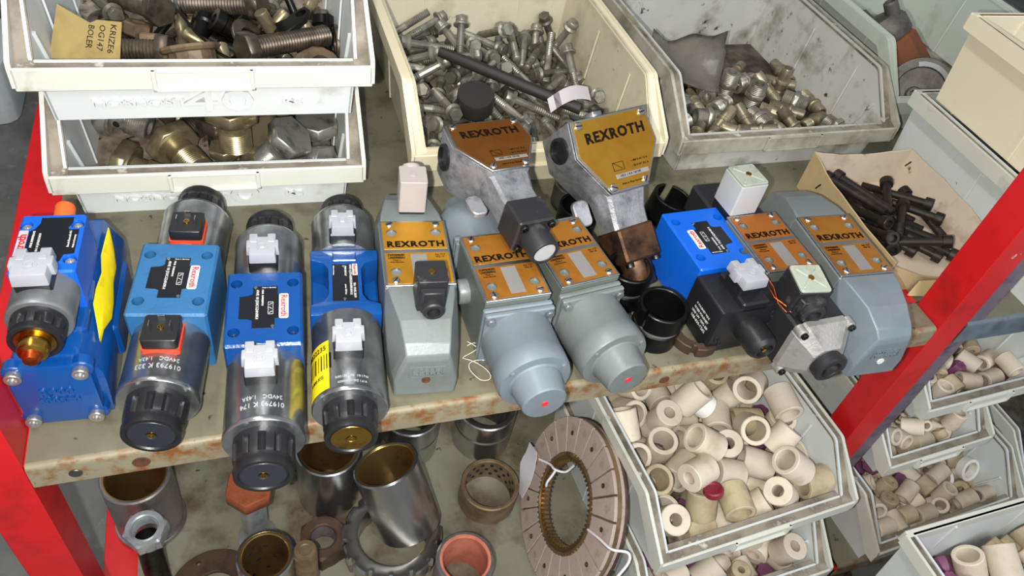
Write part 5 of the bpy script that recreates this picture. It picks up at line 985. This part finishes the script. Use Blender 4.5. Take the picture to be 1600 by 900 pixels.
 'bead_tan': ('tan ceramic bead in the large mixed bin of the right bay', 'beads in the large mixed bin', '1301.2,36.2,-476.2,1000,0,0,31 1352.4,30.2,-466.3,617,437,-444,-481 1336.6,133.3,-465.8,661,677,-204,251 1190.9,123.1,-465.8,514,546,-449,486 1220.7,53.4,-437.7,811,57,531,240 1114.4,-9.6,-441.2,659,-699,152,-232'),
 'purple': ('purple knob in the large mixed bin of the right bay', 'purple knobs in the large mixed bin', '1201.3,-3.9,-427.6,25,-84,-992,-87 1211.8,84.4,-429.3,307,497,714,-386 1152.8,30.3,-418.1,59,-831,404,-378 1337.2,104.6,-454.5,0,-526,-850,0 1144.4,35.4,-428.2,218,-940,-67,252'),
},
'L': {
 'purple': ('purple knob in the nearest bin in the corner', 'purple knobs in the nearest bin', '1020.3,-241.9,-366.2,840,0,0,-542 1197,-268.6,-366.2,888,0,0,-459 1251.9,-410.9,-348.5,496,-837,-224,-65 1061.3,-194.5,-344.4,0,-613,-790,0 1276.4,-366.4,-344,11,325,942,83 1092.5,-194.1,-344,45,94,-991,-86 1039.7,-417.6,-352.6,659,-548,515,20 1178.6,-384,-352.6,218,-327,677,622 1254.9,-259,-348.5,369,295,-814,337 1019.8,-308.9,-348.5,433,-688,-526,-250 1102.1,-159,-352.6,214,331,675,-624 1074.3,-171,-344.5,0,946,323,0 1152.5,-352.4,-352.6,582,719,219,-310 1126.2,-347.6,-344,22,48,-995,-82 1142.5,-325.3,-352.6,627,-573,-487,202 1147.9,-221.1,-348.5,350,-10,866,358 1155.3,-239.3,-352.6,237,545,-518,615 1102.9,-212.4,-325.9,142,-926,-349,33 1089.5,-272.6,-352.6,644,405,633,141 1152.9,-335.4,-344.4,0,749,663,0 1091.3,-438.7,-335.2,761,433,259,407 1030.9,-217.5,-352.6,2,694,-290,659 1033,-296.2,-352.6,65,-663,-355,-656 1013.8,-416.1,-352.6,636,197,726,-173 1265.7,-250.1,-348.5,495,-691,522,69 1183,-322.6,-348.5,344,-809,-310,-363 1247,-346.5,-344.4,0,-930,369,0 1110,-393.1,-352.6,469,-292,-693,463 1179.7,-289.1,-344.4,0,-16,-1000,0 1229.6,-340,-348.5,500,-303,-811,18'),
 'tube_thick': ('short tan ceramic tube in the nearest bin in the corner', 'tan tubes in the nearest bin', '1201.6,-407.4,-351.3,538,-692,147,459 1017.9,-271.2,-340.2,0,959,283,0 1085.5,-217.2,-351.3,603,549,-446,-370 1227.4,-182,-351.3,704,-690,-154,62 1102.3,-322.5,-351.3,75,-369,-603,-703 1126.2,-382.6,-351.3,306,706,-39,638 1163.2,-401.1,-340.2,0,-180,-984,0 1275.6,-351.8,-351.3,56,-37,-706,-705'),
 'sleeve': ('pale ceramic sleeve in the nearest bin in the corner', 'pale sleeves in the nearest bin', '1131.2,-454.6,-344.9,704,-707,26,67 1112.8,-244.7,-366.2,807,0,0,591 1237.9,-236.2,-344.8,240,-514,485,665 1133,-374.3,-326.7,172,63,-641,-745 1046.5,-182.1,-344.9,706,56,-705,-37 1199,-254.9,-346.4,284,-425,396,762 1268,-314.8,-318.4,347,-897,-261,-81 1243.2,-294.8,-344.9,707,120,-697,28 1053,-256.7,-320.2,0,-888,-461,0 1061.6,-371,-344.9,705,145,-692,53 1118.5,-173.5,-317.8,254,292,897,-215 1216.5,-233.5,-305,599,-473,-493,-417 1159.3,-216.6,-321.6,374,-326,-468,-731 1201.9,-270.8,-302.2,27,-768,-417,485'),
 'sleeve_tan': ('tan ceramic sleeve in the nearest bin in the corner', 'tan sleeves in the nearest bin', '1182.1,-160.1,-344.7,36,-184,683,-706 1123,-266.3,-344.9,679,286,647,-198 1098.8,-338.7,-344.9,380,-455,-542,597 1195.3,-432.2,-344.9,695,-147,692,-129 1263.3,-152.3,-344.9,672,666,236,-219 1087.6,-406.9,-344.9,527,695,132,-471 1058.7,-299.3,-352,119,-379,30,-917 1108,-285.7,-309.2,417,191,770,-444 1026.1,-336.3,-366.2,132,0,0,991 1226.3,-376.3,-366.2,996,0,0,-85 1031,-453.1,-326.6,381,-291,548,685 1286.5,-429.8,-345.4,351,578,-279,-682 1270.2,-398.9,-327.4,317,-257,-600,-688 1178.4,-438.7,-304.4,368,-891,-266,8 1166.3,-340,-344.5,845,16,524,-102 1281.3,-213.6,-315.2,2,-604,6,797'),
},
'A': {
 'screwdk': ('black socket screw in the top left bin', 'black socket screws in the top left bin', '153.8,473,134,162,514,449,713 274.4,380.8,134.1,207,681,62,-699 166.6,426.3,134.1,464,-598,-332,-562 277,441.7,134.2,358,309,-611,634 291.8,446.6,134.2,188,302,-614,-704 116.4,462,134.2,74,201,655,725 193.1,368.2,134,727,-601,-324,-69 263.5,326.6,134.2,706,-258,634,-182 186.7,456.3,134,134,599,-325,719 246.1,533,133.4,616,213,-514,558 124.4,368.5,133.9,789,-316,527,-12 270.4,527,157.1,15,-184,813,-553 195.2,392.1,151.5,204,787,139,-566 239.6,415.8,150.5,656,246,-648,297 309.1,449.4,173.7,327,800,-478,156 288.4,428.7,159.1,654,-365,-600,281'),
 'nut': ('brown oily hex nut in the top left bin', 'hex nuts in the top left bin', '187.2,338.1,143.6,5,-5,-707,707 304.9,479.1,144.3,0,-258,966,0 98.4,473.5,133.8,747,-34,186,637 115.7,450.7,148.5,117,552,786,-253 176,353.3,129.3,33,0,0,999 118.2,555.6,143.6,358,349,615,-610 249.4,336.4,153,121,-890,407,166 137.1,338.1,160.7,334,-653,-371,570 220,336.8,159.5,166,-407,-890,-121'),
 'oring': ('flat oily steel washer in the top left bin', 'flat washers in the top left bin', '82.9,458.8,133.3,0,989,146,0 111.4,380.8,136.8,231,44,-172,-957 238.8,344.5,141.6,156,-960,188,133 318.4,420.6,151.2,396,581,-404,-586 148.4,457.9,134.9,116,82,106,-984 243.2,467.3,148.4,843,-389,-345,140 220.6,425.1,158.7,382,-452,-806,2 66.6,514.7,133.3,0,914,406,0'),
 'bolt_short': ('dark flange bolt in the top left bin', 'flange bolts in the top left bin', '79.7,347.5,134.8,724,52,667,165 250.8,530.9,134.7,715,420,522,198 266.4,372.6,147.8,577,-505,-551,-330 263.9,347.3,134.8,434,24,670,601 211,491.9,163.3,223,-636,-473,-568 266.6,554.5,147.4,723,559,-356,197 50,556.9,139.1,374,67,667,-641 168.9,551.3,159.9,710,-150,639,-255 38.9,330.7,134.6,791,-9,609,61'),
 'pin': ('shiny straight steel pin in the top left bin', 'steel pins in the top left bin', '72.7,484.8,133.4,205,478,521,677 131.7,435.8,133.4,499,703,-78,501 314.9,325.2,182.4,91,-915,6,392 218.9,402,133.4,433,449,547,-559 66.5,396.8,133.4,686,686,-170,-170 130.8,491.4,149.1,598,-494,-602,-189 230,391.3,153.3,430,732,308,-429'),
 'roller': ('black stepped bush in the top left bin', 'black bushes in the top left bin', '215.2,488.9,139.6,624,667,88,-398 247.7,468.9,139.6,740,511,438,8 208.9,414.9,139.6,739,-364,-566,-37 58.9,347.3,139.6,43,266,618,738 303.6,439.4,136.6,49,-59,-371,-925 213.4,495.3,139.6,201,-287,609,712 226.1,545.5,139.6,99,672,-28,-733 164.5,431.6,149.9,174,-301,-557,-754 199.6,500,158.2,516,-238,-569,-595 38.8,371.7,139.6,540,-539,-403,-506 91.8,386.9,138.7,680,-465,-253,507 213.9,441.9,151.3,887,38,-459,-31 179.8,351.2,155.4,544,636,-253,-485 36.9,451.8,160.8,201,715,528,411'),
 'bignut': ('wide flanged brown nut in the top left bin', 'flanged nuts in the top left bin', '159.3,526.8,137.8,380,-145,-5,-914 287.4,366,144.3,806,116,235,-531 158.9,371.7,177.6,62,18,956,-286'),
 'rodbr': ('grooved bronze rod in the top left bin', 'bronze rods in the top left bin', '189.5,493.9,154.8,512,-230,-790,246 36.8,450.1,136.7,678,-675,210,201 284.7,456.3,157.5,285,528,-653,462 224.9,442.8,134.8,527,-390,110,-747 207.7,405.6,136.7,706,700,-98,41 253.5,367.1,152.6,517,-514,-627,-276 153.6,425.9,162.5,262,815,-32,515 260.9,551.9,162.1,158,-196,-647,719 299.1,508.1,159.5,250,599,485,-586 134.6,382,152,440,-755,-154,-461 218.2,452.8,154,549,-572,585,172 149.2,427,140,576,-444,-437,-530 189.2,392.1,164.9,414,495,657,-391'),
 'stud': ('thick threaded stud with hex head in the top left bin', 'thick studs in the top left bin', '74.5,552.4,140.5,228,-156,587,-761 30.6,434.2,141.1,586,-278,620,-442 141.2,496.9,161.6,750,404,487,192 305.4,420.2,162.2,611,-67,-660,431'),
},
'B': {
 'banjo_dark': ('dark hollow hex bolt in the lower left bin', 'dark hollow bolts in the lower left bin', '136.9,447.6,19.8,420,-631,-29,-651 254,507.1,3.8,375,0,0,927 128.2,469.7,19.8,512,-619,126,582 210.4,478.6,3.8,567,0,0,-824 176.1,422,3.8,774,0,0,633'),
 'banjo_gold': ('large gold-coloured hollow hex bolt in the lower left bin', 'gold hollow bolts in the lower left bin', '148.6,361.9,21.7,184,-455,430,758 252.1,444.9,21.1,665,595,36,-449 115.6,344,21.7,440,356,-515,-644 192.8,375.6,44.5,745,0,0,667'),
 'banjo_small': ('small gold hollow hex bolt in the lower left bin', 'small hollow bolts in the lower left bin', '148,492.1,14.5,689,-532,-351,-346 208.5,347,14.5,769,-636,45,-56 295.9,442.9,3.8,977,0,0,-215 179.5,378.6,3.8,950,0,0,-311 175.8,517.7,14.5,537,445,456,553 275.7,479.2,14.5,153,-478,-421,-755'),
 'banjo_zinc': ('bright zinc hollow hex bolt in the lower left bin', 'zinc hollow bolts in the lower left bin', '93.5,456.3,19.4,425,351,-532,-643 251.7,379.2,18.9,586,609,50,532 288.3,400.6,3.8,716,0,0,698 224.1,362.7,32.1,209,323,-55,921'),
},
'X': {
 'socket': ('long black socket screw in the cardboard box', 'black socket screws in the cardboard box', '76,80.4,9.5,146,-115,-684,-705 17.9,173.6,9.1,722,360,530,-260 -8,131.3,9.4,720,481,500,13 -1.8,108.8,9.4,617,193,666,-373 13.8,196.6,9.2,72,443,-442,777 51.1,95.8,9.5,681,-611,-330,233 -48.5,131.9,9.5,718,600,350,42 49.5,113.9,9.4,500,-12,-694,-518 -21.7,114.6,9.4,645,680,137,321 -76,136.4,9.6,606,598,-353,387 -63.4,125.1,9.4,311,230,654,-650 -76.1,126.3,22,582,537,-396,465 -47.5,80,8.6,823,215,514,-112 -13.8,92.2,22.2,129,-412,-527,-732 -28.7,61,35,48,-524,-521,-672 -13.1,121.8,21.2,689,409,-507,319 -52.9,161,10.1,203,183,-521,808 -36.4,101,25,657,-749,-45,-66 -46.6,111.6,11.7,698,473,154,-515 -60.7,101.2,24.9,48,-139,737,660 -19.9,105.6,36.4,412,-131,-711,-554 -6.9,105.4,36.4,223,-473,548,653'),
},
}
for pn, kinds in PILES.items():
    pre = XB @ T(0, -.105, 0) if pn == 'X' else Matrix()
    pos = [tuple(map(float, it.split(',')[:2])) for v_ in kinds.values() for it in v_[2].split()]
    x0, x1 = min(p[0] for p in pos), max(p[0] for p in pos); y0, y1 = min(p[1] for p in pos), max(p[1] for p in pos)
    for k, (lb, gr, data) in kinds.items():
        for it in data.split():
            x, y, z, a, b, c, d = map(float, it.split(','))
            q = Matrix.Identity(4); from_q = __import__('mathutils').Quaternion((a, b, c, d)).normalized()
            if gr: lq = lb + ' at ' + ('front', 'middle', 'back')[min(2, int(3*(y-y0)/(y1-y0+1)))] + ' ' + ('left', 'centre', 'right')[min(2, int(3*(x-x0)/(x1-x0+1)))]
            else: lq = lb
            inst(k, pre @ T(x/1000, y/1000, z/1000) @ from_q.to_matrix().to_4x4(), lq, gr)
# ---------------------------------------------------------------- odd pieces lying in the bins
mat('bag_plastic', '#7d776e', .22, trans=.35, dirt='#514b43', dlo=.45, dhi=.75, dsc=16, bump=.6, bsc=30)
mat('note_card', '#94804c', .75, dirt='#7d6231', dlo=.5, dhi=.75, dsc=22, bump=.25, bsc=120)
mat('pump_grey', '#6d6864', .5, .5, dirt='#45403c', dlo=.45, dhi=.75, dsc=35, bump=.35, bsc=160, rand=.1)
mat('pump_rust', '#7d4a2e', .7, .1, dirt='#55301e', dlo=.45, dhi=.75, dsc=40, bump=.4, bsc=150)
mat('black_rubber', '#262320', .55, bump=.2)
g = G(); g.tube([(.4695, .520, .083), (.50, .494, .082), (.58, .430, .076), (.634, .388, .072)], .0078, 16, rad=[.0070, .0082, .0082, .0082])
tag(g.build('black_rod', 'black_rubber'), 'long black round rod lying across the bolts in the cream bin', 'rod')
o = thing('stemmed_handle', 'round black knob on a zinc stem among the bolts in the cream bin', 'handle', T(.503, .440, .040) @ R('X', 14) @ R('Y', -6))
g = G(); g.lathe([(0, .004), (.0235, .004), (.0250, .008), (.0250, .030), (.0240, .032), (0, .0325)], 40); g.build('knob_head', 'black_rubber', o)
g = G(); g.lathe([(0, -.034), (.0062, -.034)]+thr(.0066, -.033, -.006, .0022, .0007)+[(.011, -.005), (.0115, .002), (.010, .005), (0, .005)], 16); g.build('stem', 'bolt_zinc', o)
g = G(); secs = []
for i in range(9):
    f = i/8; x, y, z = .588+.068*f, .388+.026*f, .080+.010*math.sin(f*PI)
    secs.append([(x, y-.008, z-.007), (x, y-.0075, z-.0065), (x-.003, y+.005, z+.006), (x-.003, y+.0045, z+.0055)])
g.loft(secs); tag(g.build('white_strip', 'label_grey', ang=60), 'curved white plastic strip on the bolts behind the gold pressure switch', 'strip')
inst('redcap', T(.752, -.030, -.262) @ R('X', -18) @ R('Y', -10), 'round dark red cap lying on top of the large ceramic sleeves', None)
# crumpled bag in the grey bin
rnd = random.Random(4); g = G(); A, Bv = [], []
nx, ny = 12, 8; bm = g.bm
def bagpt(i, j, s):
    u, w = i/nx, j/ny; e = math.sin(PI*u)*math.sin(PI*w)
    x = .790+.125*u+.030*w; y = .495+.075*w-.015*u; z = .034+.050*w+.008*math.sin(5*u+3*w)+.006*math.sin(11*u*w+2)+s*(.0008+.007*e)
    return (x+rnd.uniform(-.001, .001), y, z)
top = [[bm.verts.new(bagpt(i, j, 1)) for j in range(ny+1)] for i in range(nx+1)]; bot = [[bm.verts.new(bagpt(i, j, -1)) for j in range(ny+1)] for i in range(nx+1)]
for L_, fl in ((top, 0), (bot, 1)):
    for i in range(nx):
        for j in range(ny):
            q = [L_[i][j], L_[i+1][j], L_[i+1][j+1], L_[i][j+1]]; bm.faces.new(q[::-1] if fl else q)
edge = [(i, 0) for i in range(nx)]+[(nx, j) for j in range(ny)]+[(i, ny) for i in range(nx, 0, -1)]+[(0, j) for j in range(ny, 0, -1)]
for a, b_ in zip(edge, edge[1:]+edge[:1]): bm.faces.new((top[a[0]][a[1]], bot[a[0]][a[1]], bot[b_[0]][b_[1]], top[b_[0]][b_[1]]))
tag(g.build('plastic_bag', 'bag_plastic', ang=180), 'crumpled grey plastic bag at the back of the dirty grey bin', 'bag')
# card note and oily parts in the top left bin
o = thing('card_note', 'stained yellow card with handwriting at the left of the top left bin', 'note', frame((.062, .392, .176), (.98, -.05, -.12), (.06, .72, .69)))
g = G(); g.prism([(-.034, -.026), (.030, -.027), (.031, .020), (.008, .019), (.002, .015), (-.028, .030)], 0, .0008); c = g.build('card', 'note_card', o)
for i, s_ in enumerate(('KRIZE6', 'OG147', 'BOLER')): text(s_, .009, 'print_black', c, T(.022-.010*i, .001, .0011) @ R('Z', -96), w=.030-.003*i, h=.0055)
o = thing('fork_lever', 'black forked lever on top of the oily parts in the top left bin', 'lever', frame((.262, .412, .172), (.78, .50, .36), (-.45, .86, -.2)))
g = G(); g.prism([(-.030, -.010), (.020, -.012), (.034, -.004), (.036, .008), (.022, .014), (.010, .012), (-.006, .022), (-.022, .024), (-.034, .016), (-.026, .008), (-.014, .008), (-.010, .002), (-.032, .002)][::1], 0, .007, .0012); l = g.build('lever_plate', 'oily_black', o)
hh = G(); hh.cyl(.0065, -.01, .02, 20, T(.024, .001, 0)); cut(l, hh)
g = G(); g.cyl(.0075, .004, .030, 20, T(-.012, .014, 0), .001); g.build('pivot_pin', 'gold_zinc', o)
for i, (pts, r_) in enumerate((([(.145, .46, .182), (.150, .43, .186), (.165, .40, .178), (.185, .375, .168), (.205, .362, .162)], .0016), ([(.082, .365, .155), (.10, .358, .158), (.12, .360, .157), (.135, .372, .154)], .0014), ([(.155, .362, .156), (.170, .352, .159), (.192, .355, .160), (.210, .368, .156)], .0016))):
    P = []
    for a, b_ in zip(pts, pts[1:]):
        for k in range(4): P.append(Vector(a).lerp(Vector(b_), k/4))
    P.append(Vector(pts[-1])); g = G(); g.tube(P, r_, 6)
    tag(g.build('wire_piece', 'oily_black'), ('long bent black wire arching over the oily parts', 'short bent wire in front of the card note', 'bent wire at the front edge of the oily parts')[i], 'wire')
# cast pumps in the pale bin
o = thing('cast_pump', 'rusty cast pump with grey head standing in the pale greenish bin', 'pump', Matrix.Translation((1.292, .500, .046)) @ Vector((-.45, .50, .52)).to_track_quat('Z', 'Y').to_matrix().to_4x4() @ R('Z', 60) @ S(1.2, 1.2, 1.2))
g = G(); g.lathe([(0, 0), (.034, 0), (.036, .006), (.036, .050), (.030, .058), (0, .058)], 10); g.build('pump_body', 'pump_rust', o, ang=20)
g = G(); g.lathe([(0, .056), (.034, .056), (.035, .060), (.035, .078), (.028, .088), (.012, .092), (0, .092)], 36); hd = g.build('pump_head', 'pump_grey', o)
for s in (-1, 1):
    g = G(); g.lathe([(0, 0), (.010, 0), (.0095, .020), (.007, .022), (.0055, .022), (.005, .017), (0, .017)], 20, T(s*.022, .006, .084) @ R('Y', s*18)); g.build('port_stub', 'pump_grey', o)
Xp = Matrix.Translation((1.272, .440, .050)) @ Vector((-.62, -.62, .52)).to_track_quat('Z', 'Y').to_matrix().to_4x4()
o = thing('cast_pump', 'dark round pump flange with curved slot lying in the pale greenish bin', 'pump', Xp @ S(1.25, 1.25, 1.25))
g = G(); g.lathe([(0, -.036), (.034, -.036), (.042, -.030), (.044, -.006), (.042, 0), (.031, .001), (.030, -.003), (0, -.003)], 44); g.build('pump_flange', 'pump_grey', o)
g = G(); P = [(.037*math.cos(math.radians(a)), .037*math.sin(math.radians(a))) for a in range(20, 121, 10)]+[(.031*math.cos(math.radians(a)), .031*math.sin(math.radians(a))) for a in range(120, 19, -10)]; g.prism(P, -.001, .0022); g.build('polished_arc', 'steel', o)
g = G(); g.lathe([(.004, -.004), (.010, -.004), (.010, .008), (.008, .010), (.005, .010), (.004, -.004)], 24, T(-.006, -.008, 0)); g.build('hub', 'pump_grey', o)
g = G(); g.prism(rc(-.040, -.052, -.006, -.022, .006), -.020, .004, .002); g.build('mounting_ear', 'pump_grey', o)
o = thing('bent_bracket', 'small bright bent bracket in front of the pumps in the pale bin', 'bracket', T(1.232, .440, .004) @ R('Z', 20) @ R('X', 18))
g = G(); g.box(-.022, -.012, .002, .022, .014, .005, .0006); g.box(-.022, .012, .002, .022, .015, .022, .0006); g.build('bracket_plate', 'clean_steel', o)
# stray thread by the grey valves, dark bits in the far right bin
g = G(); P = []
for i in range(60):
    a = i*.42; P.append((.400+.010*math.sin(a*.9)+.0006*i*.2, .040+.020*math.sin(a*.37+1)+.006*math.cos(a), .008+.006*abs(math.sin(a*.6))))
g.tube(P[:44], .0004, 5); tag(g.build('loose_thread', 'string'), 'loose white thread tangled on the shelf between two grey valves', 'thread')
for i in range(14):
    inst('nut', T(1.45+.018*(i % 4)+rnd.uniform(-.004, .004), .0+.03*(i//4), Z0+.004+.0) @ R('Z', rnd.uniform(0, 60)), 'dark oily nut in the bin at the right picture edge', 'nuts in the right edge bin')
